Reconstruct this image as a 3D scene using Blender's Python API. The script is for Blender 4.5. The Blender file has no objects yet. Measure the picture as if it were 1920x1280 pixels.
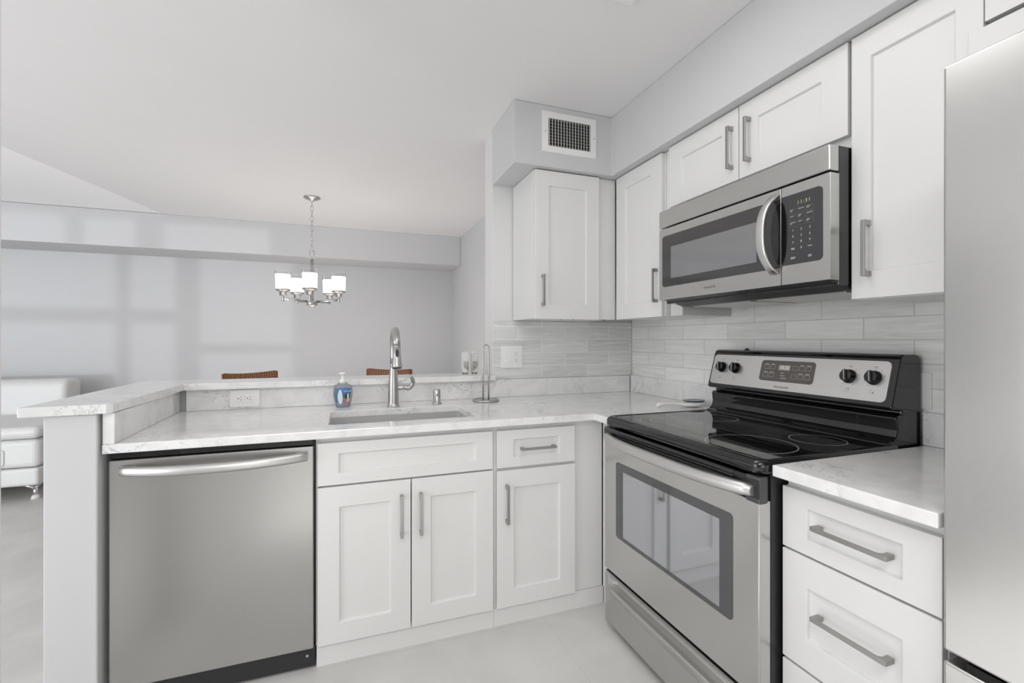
import bpy, bmesh, math, random
from mathutils import Vector, Matrix

random.seed(7)
SC = bpy.context.scene
COL = SC.collection
PI = math.pi

# ------------------------------------------------------------------ camera
cam_d = bpy.data.cameras.new('camera')
cam_d.lens = 16.0
cam_d.sensor_width = 36.0
cam_d.shift_y = -4.0 / 1920.0
cam_d.clip_start = 0.05
cam = bpy.data.objects.new('camera', cam_d)
COL.objects.link(cam)
cam.location = (0.0, 0.0, 1.205)
cam.rotation_euler = (PI / 2, 0.0, -math.atan(310.0 / 853.333))
SC.camera = cam

# ------------------------------------------------------------------ world, exposure
W = bpy.data.worlds.new('world')
SC.world = W
W.use_nodes = True
bgn = W.node_tree.nodes['Background']
bgn.inputs[0].default_value = (0.80, 0.89, 1.0, 1)
bgn.inputs[1].default_value = 1.0
vs = SC.view_settings
vs.view_transform = 'Standard'
vs.look = 'None'
vs.gamma = 1.0
vs.exposure = 0.02
vs.use_curve_mapping = False
SC.cycles.max_bounces = 10
SC.cycles.diffuse_bounces = 6
SC.cycles.glossy_bounces = 5
SC.cycles.transmission_bounces = 8
SC.cycles.transparent_max_bounces = 32
SC.cycles.sample_clamp_indirect = 6.0
SC.cycles.use_denoising = True


def area(name, loc, rot, sx, sy, power, color=(1, 1, 1), spread=PI):
    d = bpy.data.lights.new(name, 'AREA')
    d.shape = 'RECTANGLE'
    d.size, d.size_y = sx, sy
    d.energy = power
    d.color = color
    d.spread = spread
    o = bpy.data.objects.new(name, d)
    COL.objects.link(o)
    o.location = loc
    o.rotation_euler = rot
    return o


# daylight through the living room sliding doors, with added fill lamps around the room;
# bounce fills are added up-facing lamps standing in for light off the pale floors
area('rear_fill', (0.25, -2.52, 1.15), (PI / 2, 0, 0), 2.3, 2.0, 18, (1.0, 0.995, 0.985))  # added frontal fill inside the blocked rear door, no daylight passes there
area('living_rear_daylight', (-4.3, -0.28, 1.15), (PI / 2, 0, 0), 3.2, 2.0, 84, (0.95, 0.965, 1.0))
area('rear_ceiling_fill', (-0.3, -0.6, 2.385), (0, 0, 0), 1.2, 0.6, 26, (1.0, 0.99, 0.97))  # added overhead fill behind the camera, no lamp is known there
area('kitchen_bounce_fill', (0.1, 0.55, 0.25), (PI, 0, 0), 1.0, 1.2, 2.5, (1.0, 0.99, 0.98))
area('left_side_fill', (-2.24, 0.65, 0.95), (PI / 2, 0, -PI / 2), 1.8, 1.3, 9, (1.0, 0.99, 0.975))  # added side fill for the range run, no opening behind it
area('living_bounce_fill', (-3.6, 1.6, 0.5), (PI, 0, 0), 2.4, 2.4, 17, (0.985, 0.99, 1.0))
area('dining_bounce_fill', (-0.1, 4.15, 0.45), (PI, 0, 0), 1.8, 1.6, 17, (1.0, 0.945, 0.885))
# low sun that comes through the living room sliding doors and reaches the far wall
sun_d = bpy.data.lights.new('sun', 'SUN')
sun_d.energy = 0.42
sun_d.angle = math.radians(0.9)
sun_d.color = (0.93, 0.96, 1.0)
sun = bpy.data.objects.new('sun', sun_d)
COL.objects.link(sun)
sun.rotation_euler = Vector((0.34, 1.0, 0.012)).to_track_quat('-Z', 'Y').to_euler()


# ------------------------------------------------------------------ materials
def new_mat(name):
    m = bpy.data.materials.new(name)
    m.use_nodes = True
    nt = m.node_tree
    return m, nt, nt.nodes['Principled BSDF']


def N(nt, t, **kw):
    n = nt.nodes.new(t)
    for k, v in kw.items():
        setattr(n, k, v)
    return n


def L(nt, a, b):
    nt.links.new(a, b)


def plain(name, col, rough=0.5, metal=0.0, spec=0.5, noise=0.0, nscale=30.0, bump=0.0, coat=0.0, trans=0.0, emit=None, estr=0.0):
    m, nt, b = new_mat(name)
    b.inputs['Base Color'].default_value = (*col, 1)
    b.inputs['Roughness'].default_value = rough
    b.inputs['Metallic'].default_value = metal
    b.inputs['Specular IOR Level'].default_value = spec
    b.inputs['Coat Weight'].default_value = coat
    b.inputs['Transmission Weight'].default_value = trans
    if emit:
        b.inputs['Emission Color'].default_value = (*emit, 1)
        b.inputs['Emission Strength'].default_value = estr
    if noise or bump:
        tc = N(nt, 'ShaderNodeTexCoord')
        nz = N(nt, 'ShaderNodeTexNoise')
        nz.inputs['Scale'].default_value = nscale
        nz.inputs['Detail'].default_value = 4
        L(nt, tc.outputs['Object'], nz.inputs['Vector'])
        if noise:
            mx = N(nt, 'ShaderNodeMix', data_type='RGBA')
            mx.inputs['A'].default_value = (*[max(0, c * (1 - noise)) for c in col], 1)
            mx.inputs['B'].default_value = (*[min(1, c * (1 + noise)) for c in col], 1)
            L(nt, nz.outputs['Fac'], mx.inputs['Factor'])
            L(nt, mx.outputs['Result'], b.inputs['Base Color'])
        if bump:
            bp = N(nt, 'ShaderNodeBump')
            bp.inputs['Strength'].default_value = bump
            bp.inputs['Distance'].default_value = 0.002
            L(nt, nz.outputs['Fac'], bp.inputs['Height'])
            L(nt, bp.outputs['Normal'], b.inputs['Normal'])
    return m


def brushed(name, col, rough, stretch, var=0.06, metal=1.0, rvar=0.03):
    m, nt, b = new_mat(name)
    tc = N(nt, 'ShaderNodeTexCoord')
    mp = N(nt, 'ShaderNodeMapping')
    mp.inputs['Scale'].default_value = stretch
    nz = N(nt, 'ShaderNodeTexNoise')
    nz.inputs['Scale'].default_value = 1.0
    nz.inputs['Detail'].default_value = 5
    L(nt, tc.outputs['Object'], mp.inputs['Vector'])
    L(nt, mp.outputs['Vector'], nz.inputs['Vector'])
    mx = N(nt, 'ShaderNodeMix', data_type='RGBA')
    mx.inputs['A'].default_value = (*[c * (1 - var) for c in col], 1)
    mx.inputs['B'].default_value = (*[min(1, c * (1 + var)) for c in col], 1)
    L(nt, nz.outputs['Fac'], mx.inputs['Factor'])
    L(nt, mx.outputs['Result'], b.inputs['Base Color'])
    mr = N(nt, 'ShaderNodeMapRange')
    mr.inputs['To Min'].default_value = rough - rvar
    mr.inputs['To Max'].default_value = rough + rvar
    L(nt, nz.outputs['Fac'], mr.inputs['Value'])
    L(nt, mr.outputs['Result'], b.inputs['Roughness'])
    b.inputs['Metallic'].default_value = metal
    return m


def quartz_mat():
    m, nt, b = new_mat('quartz')
    tc = N(nt, 'ShaderNodeTexCoord')
    # soft cloudy mottling
    n1 = N(nt, 'ShaderNodeTexNoise')
    n1.inputs['Scale'].default_value = 9
    n1.inputs['Detail'].default_value = 6
    n1.inputs['Distortion'].default_value = 1.5
    L(nt, tc.outputs['Object'], n1.inputs['Vector'])
    r1 = N(nt, 'ShaderNodeValToRGB')
    e = r1.color_ramp.elements
    e[0].position, e[0].color = 0.32, (0.74, 0.74, 0.74, 1)
    e[1].position, e[1].color = 0.62, (0.83, 0.83, 0.825, 1)
    L(nt, n1.outputs['Fac'], r1.inputs['Fac'])
    # thin broken veins: band where a warped noise crosses one half
    n2 = N(nt, 'ShaderNodeTexNoise')
    n2.inputs['Scale'].default_value = 5.5
    n2.inputs['Detail'].default_value = 9
    n2.inputs['Roughness'].default_value = 0.68
    n2.inputs['Distortion'].default_value = 2.2
    L(nt, tc.outputs['Object'], n2.inputs['Vector'])
    s = N(nt, 'ShaderNodeMath', operation='SUBTRACT')
    s.inputs[1].default_value = 0.5
    L(nt, n2.outputs['Fac'], s.inputs[0])
    a = N(nt, 'ShaderNodeMath', operation='ABSOLUTE')
    L(nt, s.outputs[0], a.inputs[0])
    r2 = N(nt, 'ShaderNodeMapRange')
    r2.inputs['From Min'].default_value = 0.0
    r2.inputs['From Max'].default_value = 0.016
    r2.inputs['To Min'].default_value = 1.0
    r2.inputs['To Max'].default_value = 0.0
    L(nt, a.outputs[0], r2.inputs['Value'])
    n3 = N(nt, 'ShaderNodeTexNoise')
    n3.inputs['Scale'].default_value = 4.0
    n3.inputs['Detail'].default_value = 3
    L(nt, tc.outputs['Object'], n3.inputs['Vector'])
    r3 = N(nt, 'ShaderNodeMapRange')
    r3.inputs['From Min'].default_value = 0.50
    r3.inputs['From Max'].default_value = 0.64
    L(nt, n3.outputs['Fac'], r3.inputs['Value'])
    mu = N(nt, 'ShaderNodeMath', operation='MULTIPLY')
    L(nt, r2.outputs[0], mu.inputs[0])
    L(nt, r3.outputs[0], mu.inputs[1])
    mx = N(nt, 'ShaderNodeMix', data_type='RGBA')
    mx.inputs['B'].default_value = (0.40, 0.40, 0.415, 1)
    L(nt, mu.outputs[0], mx.inputs['Factor'])
    L(nt, r1.outputs['Color'], mx.inputs['A'])
    L(nt, mx.outputs['Result'], b.inputs['Base Color'])
    b.inputs['Roughness'].default_value = 0.10
    b.inputs['Specular IOR Level'].default_value = 0.55
    return m


def tile_mat(name, axis, u_off, c1, c2, grout, vf, amt):
    """3 x 12 inch glazed tiles in running bond, each with its own shade and wavy glaze."""
    m, nt, b = new_mat(name)
    tc = N(nt, 'ShaderNodeTexCoord')
    sp = N(nt, 'ShaderNodeSeparateXYZ')
    L(nt, tc.outputs['Object'], sp.inputs[0])
    au = N(nt, 'ShaderNodeMath', operation='ADD')
    au.inputs[1].default_value = u_off
    L(nt, sp.outputs[axis], au.inputs[0])
    av = N(nt, 'ShaderNodeMath', operation='ADD')
    av.inputs[1].default_value = -0.9735 + 0.0768 * 4
    L(nt, sp.outputs['Z'], av.inputs[0])
    cb = N(nt, 'ShaderNodeCombineXYZ')
    L(nt, au.outputs[0], cb.inputs[0])
    L(nt, av.outputs[0], cb.inputs[1])
    br = N(nt, 'ShaderNodeTexBrick')
    br.offset = 0.5
    br.offset_frequency = 2
    br.inputs['Scale'].default_value = 1.0
    br.inputs['Brick Width'].default_value = 0.305
    br.inputs['Row Height'].default_value = 0.0768
    br.inputs['Mortar Size'].default_value = 0.0017
    br.inputs['Mortar Smooth'].default_value = 0.1
    br.inputs['Bias'].default_value = 0.0
    br.inputs['Color1'].default_value = (*c1, 1)
    br.inputs['Color2'].default_value = (*c2, 1)
    br.inputs['Mortar'].default_value = (0.92, 0.92, 0.91, 1)
    L(nt, cb.outputs[0], br.inputs['Vector'])
    # per-tile random shift of the wavy glaze
    bw = N(nt, 'ShaderNodeRGBToBW')
    L(nt, br.outputs['Color'], bw.inputs[0])
    mp = N(nt, 'ShaderNodeCombineXYZ')
    m1 = N(nt, 'ShaderNodeMath', operation='MULTIPLY')
    m1.inputs[1].default_value = 4.0
    L(nt, au.outputs[0], m1.inputs[0])
    m2 = N(nt, 'ShaderNodeMath', operation='MULTIPLY')
    m2.inputs[1].default_value = vf
    L(nt, av.outputs[0], m2.inputs[0])
    m3 = N(nt, 'ShaderNodeMath', operation='MULTIPLY')
    m3.inputs[1].default_value = 90.0
    L(nt, bw.outputs[0], m3.inputs[0])
    L(nt, m1.outputs[0], mp.inputs[0])
    L(nt, m2.outputs[0], mp.inputs[1])
    L(nt, m3.outputs[0], mp.inputs[2])
    nz = N(nt, 'ShaderNodeTexNoise')
    nz.inputs['Scale'].default_value = 1.0
    nz.inputs['Detail'].default_value = 4
    nz.inputs['Distortion'].default_value = 1.2
    L(nt, mp.outputs[0], nz.inputs['Vector'])
    rp = N(nt, 'ShaderNodeValToRGB')
    e = rp.color_ramp.elements
    e[0].position, e[0].color = 0.30, (0.0, 0.0, 0.0, 1)
    e[1].position, e[1].color = 0.72, (1, 1, 1, 1)
    L(nt, nz.outputs['Fac'], rp.inputs['Fac'])
    ov = N(nt, 'ShaderNodeMix', data_type='RGBA', blend_type='OVERLAY')
    ov.inputs['Factor'].default_value = amt
    L(nt, br.outputs['Color'], ov.inputs['A'])
    L(nt, rp.outputs['Color'], ov.inputs['B'])
    gm = N(nt, 'ShaderNodeMix', data_type='RGBA')
    gm.inputs['B'].default_value = (*grout, 1)
    L(nt, br.outputs['Fac'], gm.inputs['Factor'])
    L(nt, ov.outputs['Result'], gm.inputs['A'])
    L(nt, gm.outputs['Result'], b.inputs['Base Color'])
    b.inputs['Roughness'].default_value = 0.14
    bp = N(nt, 'ShaderNodeBump')
    bp.inputs['Strength'].default_value = 0.35
    bp.inputs['Distance'].default_value = 0.004
    sb = N(nt, 'ShaderNodeMath', operation='SUBTRACT')
    L(nt, nz.outputs['Fac'], sb.inputs[0])
    L(nt, br.outputs['Fac'], sb.inputs[1])
    L(nt, sb.outputs[0], bp.inputs['Height'])
    L(nt, bp.outputs['Normal'], b.inputs['Normal'])
    return m


def floor_mat():
    m, nt, b = new_mat('floor_tile')
    tc = N(nt, 'ShaderNodeTexCoord')
    br = N(nt, 'ShaderNodeTexBrick')
    br.offset = 0.33
    br.inputs['Scale'].default_value = 1.0
    br.inputs['Brick Width'].default_value = 1.2
    br.inputs['Row Height'].default_value = 0.6
    br.inputs['Mortar Size'].default_value = 0.0012
    br.inputs['Color1'].default_value = (0.60, 0.59, 0.575, 1)
    br.inputs['Color2'].default_value = (0.63, 0.62, 0.605, 1)
    br.inputs['Mortar'].default_value = (0.54, 0.53, 0.52, 1)
    L(nt, tc.outputs['Object'], br.inputs['Vector'])
    nz = N(nt, 'ShaderNodeTexNoise')
    nz.inputs['Scale'].default_value = 3.0
    nz.inputs['Detail'].default_value = 7
    nz.inputs['Distortion'].default_value = 0.8
    L(nt, tc.outputs['Object'], nz.inputs['Vector'])
    rp = N(nt, 'ShaderNodeValToRGB')
    e = rp.color_ramp.elements
    e[0].position, e[0].color = 0.30, (0.34, 0.34, 0.34, 1)
    e[1].position, e[1].color = 0.75, (0.64, 0.64, 0.64, 1)
    L(nt, nz.outputs['Fac'], rp.inputs['Fac'])
    ov = N(nt, 'ShaderNodeMix', data_type='RGBA', blend_type='OVERLAY')
    ov.inputs['Factor'].default_value = 0.45
    L(nt, br.outputs['Color'], ov.inputs['A'])
    L(nt, rp.outputs['Color'], ov.inputs['B'])
    L(nt, ov.outputs['Result'], b.inputs['Base Color'])
    b.inputs['Roughness'].default_value = 0.42
    return m


def rattan_mat():
    m, nt, b = new_mat('rattan')
    tc = N(nt, 'ShaderNodeTexCoord')
    wv = N(nt, 'ShaderNodeTexWave', wave_type='BANDS', bands_direction='X')
    wv.inputs['Scale'].default_value = 21
    wv.inputs['Distortion'].default_value = 2.5
    wv.inputs['Detail'].default_value = 2
    L(nt, tc.outputs['Object'], wv.inputs['Vector'])
    rp = N(nt, 'ShaderNodeValToRGB')
    e = rp.color_ramp.elements
    e[0].position, e[0].color = 0.15, (0.06, 0.018, 0.008, 1)
    e[1].position, e[1].color = 0.75, (0.30, 0.135, 0.055, 1)
    L(nt, wv.outputs['Fac'], rp.inputs['Fac'])
    L(nt, rp.outputs['Color'], b.inputs['Base Color'])
    b.inputs['Roughness'].default_value = 0.5
    bp = N(nt, 'ShaderNodeBump')
    bp.inputs['Strength'].default_value = 0.6
    bp.inputs['Distance'].default_value = 0.004
    L(nt, wv.outputs['Fac'], bp.inputs['Height'])
    L(nt, bp.outputs['Normal'], b.inputs['Normal'])
    return m


def glass_mat(name, col=(1, 1, 1), rough=0.0, ior=1.45):
    m, nt, b = new_mat(name)
    b.inputs['Base Color'].default_value = (*col, 1)
    b.inputs['Roughness'].default_value = rough
    b.inputs['IOR'].default_value = ior
    b.inputs['Transmission Weight'].default_value = 1.0
    return m


def thin_glass(name):
    """thin clear sheet: passes light straight through, with a fresnel gloss"""
    m = bpy.data.materials.new(name)
    m.use_nodes = True
    nt = m.node_tree
    nt.nodes.remove(nt.nodes['Principled BSDF'])
    tr = N(nt, 'ShaderNodeBsdfTransparent')
    tr.inputs[0].default_value = (0.97, 0.97, 0.97, 1)
    gl = N(nt, 'ShaderNodeBsdfGlossy')
    gl.inputs['Roughness'].default_value = 0.03
    lw = N(nt, 'ShaderNodeLayerWeight')
    lw.inputs['Blend'].default_value = 0.25
    mx = N(nt, 'ShaderNodeMixShader')
    ml = N(nt, 'ShaderNodeMath', operation='MULTIPLY')
    ml.inputs[1].default_value = 0.45
    L(nt, lw.outputs['Fresnel'], ml.inputs[0])
    L(nt, ml.outputs[0], mx.inputs[0])
    L(nt, tr.outputs[0], mx.inputs[1])
    L(nt, gl.outputs[0], mx.inputs[2])
    L(nt, mx.outputs[0], nt.nodes['Material Output'].inputs['Surface'])
    return m


M = {}
M['white'] = plain('white_lacquer', (0.735, 0.735, 0.728), 0.33)
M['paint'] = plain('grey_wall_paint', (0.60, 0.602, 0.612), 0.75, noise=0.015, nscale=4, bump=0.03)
M['paint_white'] = plain('pale_wall_paint', (0.70, 0.70, 0.70), 0.7, noise=0.015, nscale=4)
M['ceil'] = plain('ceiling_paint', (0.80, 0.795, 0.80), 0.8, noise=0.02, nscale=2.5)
M['ceil_lit'] = plain('ceiling_lit_tone', (0.94, 0.94, 0.94), 0.8)  # whiter tone paints window light onto the living side of the ceiling
M['trim'] = plain('trim_paint', (0.82, 0.82, 0.81), 0.45)
M['quartz'] = quartz_mat()
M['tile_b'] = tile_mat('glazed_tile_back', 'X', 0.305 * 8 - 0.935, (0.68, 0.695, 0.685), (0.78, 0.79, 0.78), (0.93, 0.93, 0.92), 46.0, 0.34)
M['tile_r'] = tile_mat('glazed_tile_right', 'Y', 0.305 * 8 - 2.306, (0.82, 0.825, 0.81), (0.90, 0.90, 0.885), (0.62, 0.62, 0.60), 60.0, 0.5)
M['floor'] = floor_mat()
M['steel_h'] = brushed('brushed_steel', (0.555, 0.55, 0.535), 0.30, (3, 3, 500))
M['steel_dw'] = brushed('brushed_steel_washer', (0.475, 0.47, 0.458), 0.30, (3, 3, 500), 0.03)
M['steel_v'] = brushed('brushed_steel_upright', (0.60, 0.595, 0.585), 0.26, (700, 700, 3), 0.018, 1.0, 0.006)
M['steel_bright'] = brushed('polished_steel', (0.70, 0.695, 0.685), 0.33, (4, 4, 300), 0.03)
M['handle_steel'] = brushed('satin_handle_steel', (0.64, 0.635, 0.625), 0.42, (4, 4, 300), 0.03)
M['nickel'] = brushed('brushed_nickel', (0.52, 0.51, 0.50), 0.30, (200, 200, 200), 0.05)
M['pull'] = brushed('satin_nickel_pull', (0.40, 0.39, 0.38), 0.36, (300, 300, 300), 0.05)
M['basin'] = brushed('sink_steel', (0.80, 0.80, 0.79), 0.30, (3, 300, 300), 0.02, 0.82, 0.01)
M['black'] = plain('black_enamel', (0.006, 0.006, 0.007), 0.07, spec=0.75)
M['black_m'] = plain('black_plastic', (0.02, 0.02, 0.022), 0.38)
M['grey_d'] = plain('dark_grey_steel', (0.10, 0.10, 0.105), 0.3, metal=0.6)
M['ceran'] = plain('ceramic_glass', (0.008, 0.008, 0.009), 0.035, spec=0.9)
M['ring'] = plain('burner_print', (0.55, 0.55, 0.55), 0.3)
M['ovenframe'] = plain('tinted_glass_border', (0.065, 0.066, 0.07), 0.06, spec=0.9)
M['ovenglass'] = plain('mirror_tinted_glass', (0.56, 0.57, 0.60), 0.06, metal=1.0)
M['mwframe'] = plain('smoked_glass', (0.035, 0.034, 0.034), 0.08, spec=0.9)
M['mwglass'] = plain('screened_glass', (0.36, 0.36, 0.365), 0.10, metal=0.9)
M['ctrl'] = plain('control_glass', (0.045, 0.045, 0.048), 0.22)
M['ctrl_brown'] = plain('control_panel_brown', (0.115, 0.10, 0.092), 0.3)
M['print'] = plain('panel_print', (0.55, 0.55, 0.55), 0.5)
M['print_dim'] = plain('panel_print_dim', (0.17, 0.17, 0.175), 0.5)
M['logo'] = plain('logo_print', (0.16, 0.16, 0.165), 0.4)
M['led'] = plain('led_digits', (0.2, 0.2, 0.1), 0.5, emit=(0.62, 0.62, 0.30), estr=0.55)
M['lcd'] = plain('lcd_window', (0.25, 0.25, 0.22), 0.4, emit=(0.5, 0.5, 0.42), estr=0.12)
M['lcd_dig'] = plain('lcd_digits', (0.7, 0.7, 0.62), 0.5, emit=(0.75, 0.75, 0.65), estr=0.35)
M['plate'] = plain('outlet_plastic', (0.86, 0.86, 0.845), 0.3)
M['dark'] = plain('slot_dark', (0.02, 0.02, 0.02), 0.8)
M['cavity'] = plain('duct_cavity', (0.015, 0.015, 0.015), 0.9)
M['leather'] = plain('white_leather', (0.70, 0.70, 0.69), 0.42, noise=0.02, nscale=40, bump=0.08)
M['chrome'] = plain('chrome', (0.75, 0.75, 0.75), 0.12, metal=1.0)
M['rattan'] = rattan_mat()
M['wood_d'] = plain('dark_wood', (0.09, 0.035, 0.016), 0.45, noise=0.3, nscale=20)
M['ceramic'] = plain('white_ceramic', (0.84, 0.82, 0.80), 0.18)
M['ceramic_blue'] = plain('blue_glaze', (0.07, 0.09, 0.13), 0.12, noise=0.7, nscale=60)
M['lampglass'] = thin_glass('clear_lamp_glass')
M['frost'] = plain('frosted_lit_glass', (0.9, 0.9, 0.88), 0.5, emit=(1.0, 0.965, 0.91), estr=1.5)
M['diffuser'] = plain('light_diffuser', (0.9, 0.9, 0.9), 0.5, emit=(1.0, 0.988, 0.965), estr=3.0)
M['soapclear'] = glass_mat('soap_clear_plastic', (0.90, 0.91, 0.97), 0.05, 1.2)
M['soap_liquid'] = plain('lilac_soap', (0.66, 0.66, 0.76), 0.15, trans=0.45)
M['pump'] = plain('pump_plastic', (0.86, 0.86, 0.84), 0.35)
M['lab_blue'] = plain('label_blue', (0.07, 0.18, 0.46), 0.4, noise=0.25, nscale=60)
M['lab_teal'] = plain('label_teal', (0.08, 0.20, 0.27), 0.4)
M['lab_white'] = plain('label_white', (0.70, 0.80, 0.86), 0.4)
M['lab_green'] = plain('label_green', (0.06, 0.19, 0.09), 0.5)
M['lab_yellow'] = plain('label_yellow', (0.62, 0.55, 0.14), 0.5)
M['lab_pink'] = plain('label_pink', (0.45, 0.16, 0.26), 0.5)
M['lab_black'] = plain('label_black', (0.015, 0.02, 0.03), 0.5)
M['silver'] = plain('silver_relief', (0.86, 0.855, 0.84), 0.25, metal=0.45)
M['acrylic'] = plain('pale_acrylic', (0.78, 0.77, 0.74), 0.15, trans=0.25)
M['engrave'] = plain('engraved_line', (0.20, 0.18, 0.14), 0.4)
M['wglass'] = glass_mat('window_glass')


# ------------------------------------------------------------------ mesh helpers
def org(o):
    v = Vector((0, 0, 0))
    while o:
        v += o.location
        o = o.parent
    return v


class MB:
    def __init__(self):
        self.bm = bmesh.new()

    def _f(self, vs, mi=0, smooth=False):
        try:
            f = self.bm.faces.new(vs)
            f.material_index = mi
            f.smooth = smooth
            return f
        except ValueError:
            return None

    def box(self, x0, x1, y0, y1, z0, z1, mi=0):
        v = [self.bm.verts.new(p) for p in ((x0, y0, z0), (x1, y0, z0), (x1, y1, z0), (x0, y1, z0), (x0, y0, z1), (x1, y0, z1), (x1, y1, z1), (x0, y1, z1))]
        for q in ((3, 2, 1, 0), (4, 5, 6, 7), (0, 1, 5, 4), (1, 2, 6, 5), (2, 3, 7, 6), (3, 0, 4, 7)):
            self._f([v[i] for i in q], mi)
        return self

    def loft(self, rings, mi=0, smooth=True, caps=True, closed=False):
        """rings: lists of points with equal counts"""
        R = [[self.bm.verts.new(p) for p in r] for r in rings]
        n = len(R[0])
        m = len(R)
        for i in range(m if closed else m - 1):
            a, b = R[i], R[(i + 1) % m]
            for j in range(n):
                self._f([a[j], a[(j + 1) % n], b[(j + 1) % n], b[j]], mi, smooth)
        if caps and not closed:
            self._f(list(reversed(R[0])), mi)
            self._f(R[-1], mi)
        return self

    def prism(self, poly, f0, f1, mi=0):
        """poly of (a,b); f0/f1 map (a,b)->point on the two caps"""
        return self.loft([[f0(*p) for p in poly], [f1(*p) for p in poly]], mi, smooth=False)

    def zprism(self, poly, z0, z1, mi=0):
        return self.prism(poly, lambda a, b: (a, b, z0), lambda a, b: (a, b, z1), mi)

    def yprism(self, poly, y0, y1, mi=0):
        return self.prism(poly, lambda a, b: (a, y0, b), lambda a, b: (a, y1, b), mi)

    def xprism(self, poly, x0, x1, mi=0):
        return self.prism(poly, lambda a, b: (x0, a, b), lambda a, b: (x1, a, b), mi)

    def lathe(self, prof, c=(0, 0, 0), seg=32, axis='Z', sx=1.0, sy=1.0, mi=0, smooth=True, caps=True):
        rings = []
        for r, h in prof:
            ring = []
            for k in range(seg):
                t = 2 * PI * k / seg
                a, b = r * math.cos(t) * sx, r * math.sin(t) * sy
                if axis == 'Z':
                    ring.append((c[0] + a, c[1] + b, c[2] + h))
                elif axis == 'X':
                    ring.append((c[0] + h, c[1] + a, c[2] + b))
                else:
                    ring.append((c[0] + b, c[1] + h, c[2] + a))
            rings.append(ring)
        return self.loft(rings, mi, smooth, caps)

    def tube(self, pts, r, seg=12, mi=0, closed=False, sec=None):
        """tube along pts; r number or list; sec = optional list of (a,b) section"""
        P = [Vector(p) for p in pts]
        n = len(P)
        rings = []
        up = None
        for i in range(n):
            if closed:
                d = (P[(i + 1) % n] - P[i - 1]).normalized()
            else:
                d = (P[min(i + 1, n - 1)] - P[max(i - 1, 0)]).normalized()
            if up is None:
                up = Vector((0, 0, 1)) if abs(d.z) < 0.9 else Vector((1, 0, 0))
            s = d.cross(up).normalized()
            up = s.cross(d).normalized()
            rr = r[i] if isinstance(r, (list, tuple)) else r
            if sec:
                rings.append([P[i] + s * a + up * b for a, b in sec])
            else:
                rings.append([P[i] + s * (rr * math.cos(2 * PI * k / seg)) + up * (rr * math.sin(2 * PI * k / seg)) for k in range(seg)])
        return self.loft(rings, mi, True, True, closed)

    def build(self, name, mats, parent=None, bevel=0.0, seg=2, flat=True, sub=0, origin=None, auto=False):
        bm = self.bm
        bmesh.ops.recalc_face_normals(bm, faces=bm.faces)
        o0 = org(parent) if parent else Vector(origin or (0, 0, 0))
        bmesh.ops.translate(bm, verts=bm.verts, vec=-o0)
        me = bpy.data.meshes.new(name)
        bm.to_mesh(me)
        bm.free()
        if not isinstance(mats, (list, tuple)):
            mats = [mats]
        for m in mats:
            me.materials.append(m)
        o = bpy.data.objects.new(name, me)
        COL.objects.link(o)
        if parent:
            o.parent = parent
        else:
            o.location = o0
        if bevel:
            b = o.modifiers.new('soft_edges', 'BEVEL')
            b.width = bevel
            b.segments = seg
            b.limit_method = 'ANGLE'
            b.angle_limit = math.radians(35)
            b.harden_normals = False
        if sub:
            s = o.modifiers.new('smooth', 'SUBSURF')
            s.levels = sub
            s.render_levels = sub
            for p in me.polygons:
                p.use_smooth = True
        return o


def tag(o, label, cat, group=None, kind=None):
    if label:
        o['label'] = label
    if cat:
        o['category'] = cat
    if group:
        o['group'] = group
    if kind:
        o['kind'] = kind
    return o


def thing(name, label, cat, loc, group=None):
    o = bpy.data.objects.new(name, None)
    o.empty_display_size = 0.05
    COL.objects.link(o)
    o.location = loc
    return tag(o, label, cat, group)


def struct(o, label=None):
    o['kind'] = 'structure'
    if label:
        o['label'] = label
    return o


def rrect(u0, u1, z0, z1, r, seg=5):
    pts = []
    for cx, cz, a0 in ((u1 - r, z1 - r, 0), (u0 + r, z1 - r, 90), (u0 + r, z0 + r, 180), (u1 - r, z0 + r, 270)):
        for k in range(seg + 1):
            a = math.radians(a0 + 90 * k / seg)
            pts.append((cx + r * math.cos(a), cz + r * math.sin(a)))
    return pts


def FY(plane):     # surface facing -Y: u = X
    return lambda u, z, d: (u, plane - d, z)


def FX(plane):     # surface facing -X: u = Y
    return lambda u, z, d: (plane - d, u, z)


def plate(mb, F, poly, d0, d1, mi=0):
    return mb.loft([[F(u, z, d0) for u, z in poly], [F(u, z, d1) for u, z in poly]], mi, smooth=False)


def fbox(mb, F, u0, u1, z0, z1, d0, d1, mi=0):
    return plate(mb, F, [(u0, z0), (u1, z0), (u1, z1), (u0, z1)], d0, d1, mi)


def shaker(F, u0, u1, z0, z1, ru, rz, th=0.02, dep=0.009, d0=0.0):
    """cabinet front with a recessed flat centre panel"""
    mb = MB()
    bm = mb.bm
    rect = lambda a, b, c, e, d: [bm.verts.new(F(u, z, d)) for u, z in ((a, c), (b, c), (b, e), (a, e))]
    B = rect(u0, u1, z0, z1, d0)
    T = rect(u0, u1, z0, z1, d0 + th)
    I = rect(u0 + ru, u1 - ru, z0 + rz, z1 - rz, d0 + th)
    k = 0.003
    P = rect(u0 + ru + k, u1 - ru - k, z0 + rz + k, z1 - rz - k, d0 + th - dep)
    mb._f(list(reversed(B)))
    for A, C in ((B, T), (T, I), (I, P)):
        for i in range(4):
            mb._f([A[i], A[(i + 1) % 4], C[(i + 1) % 4], C[i]])
    mb._f(P)
    return mb


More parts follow.
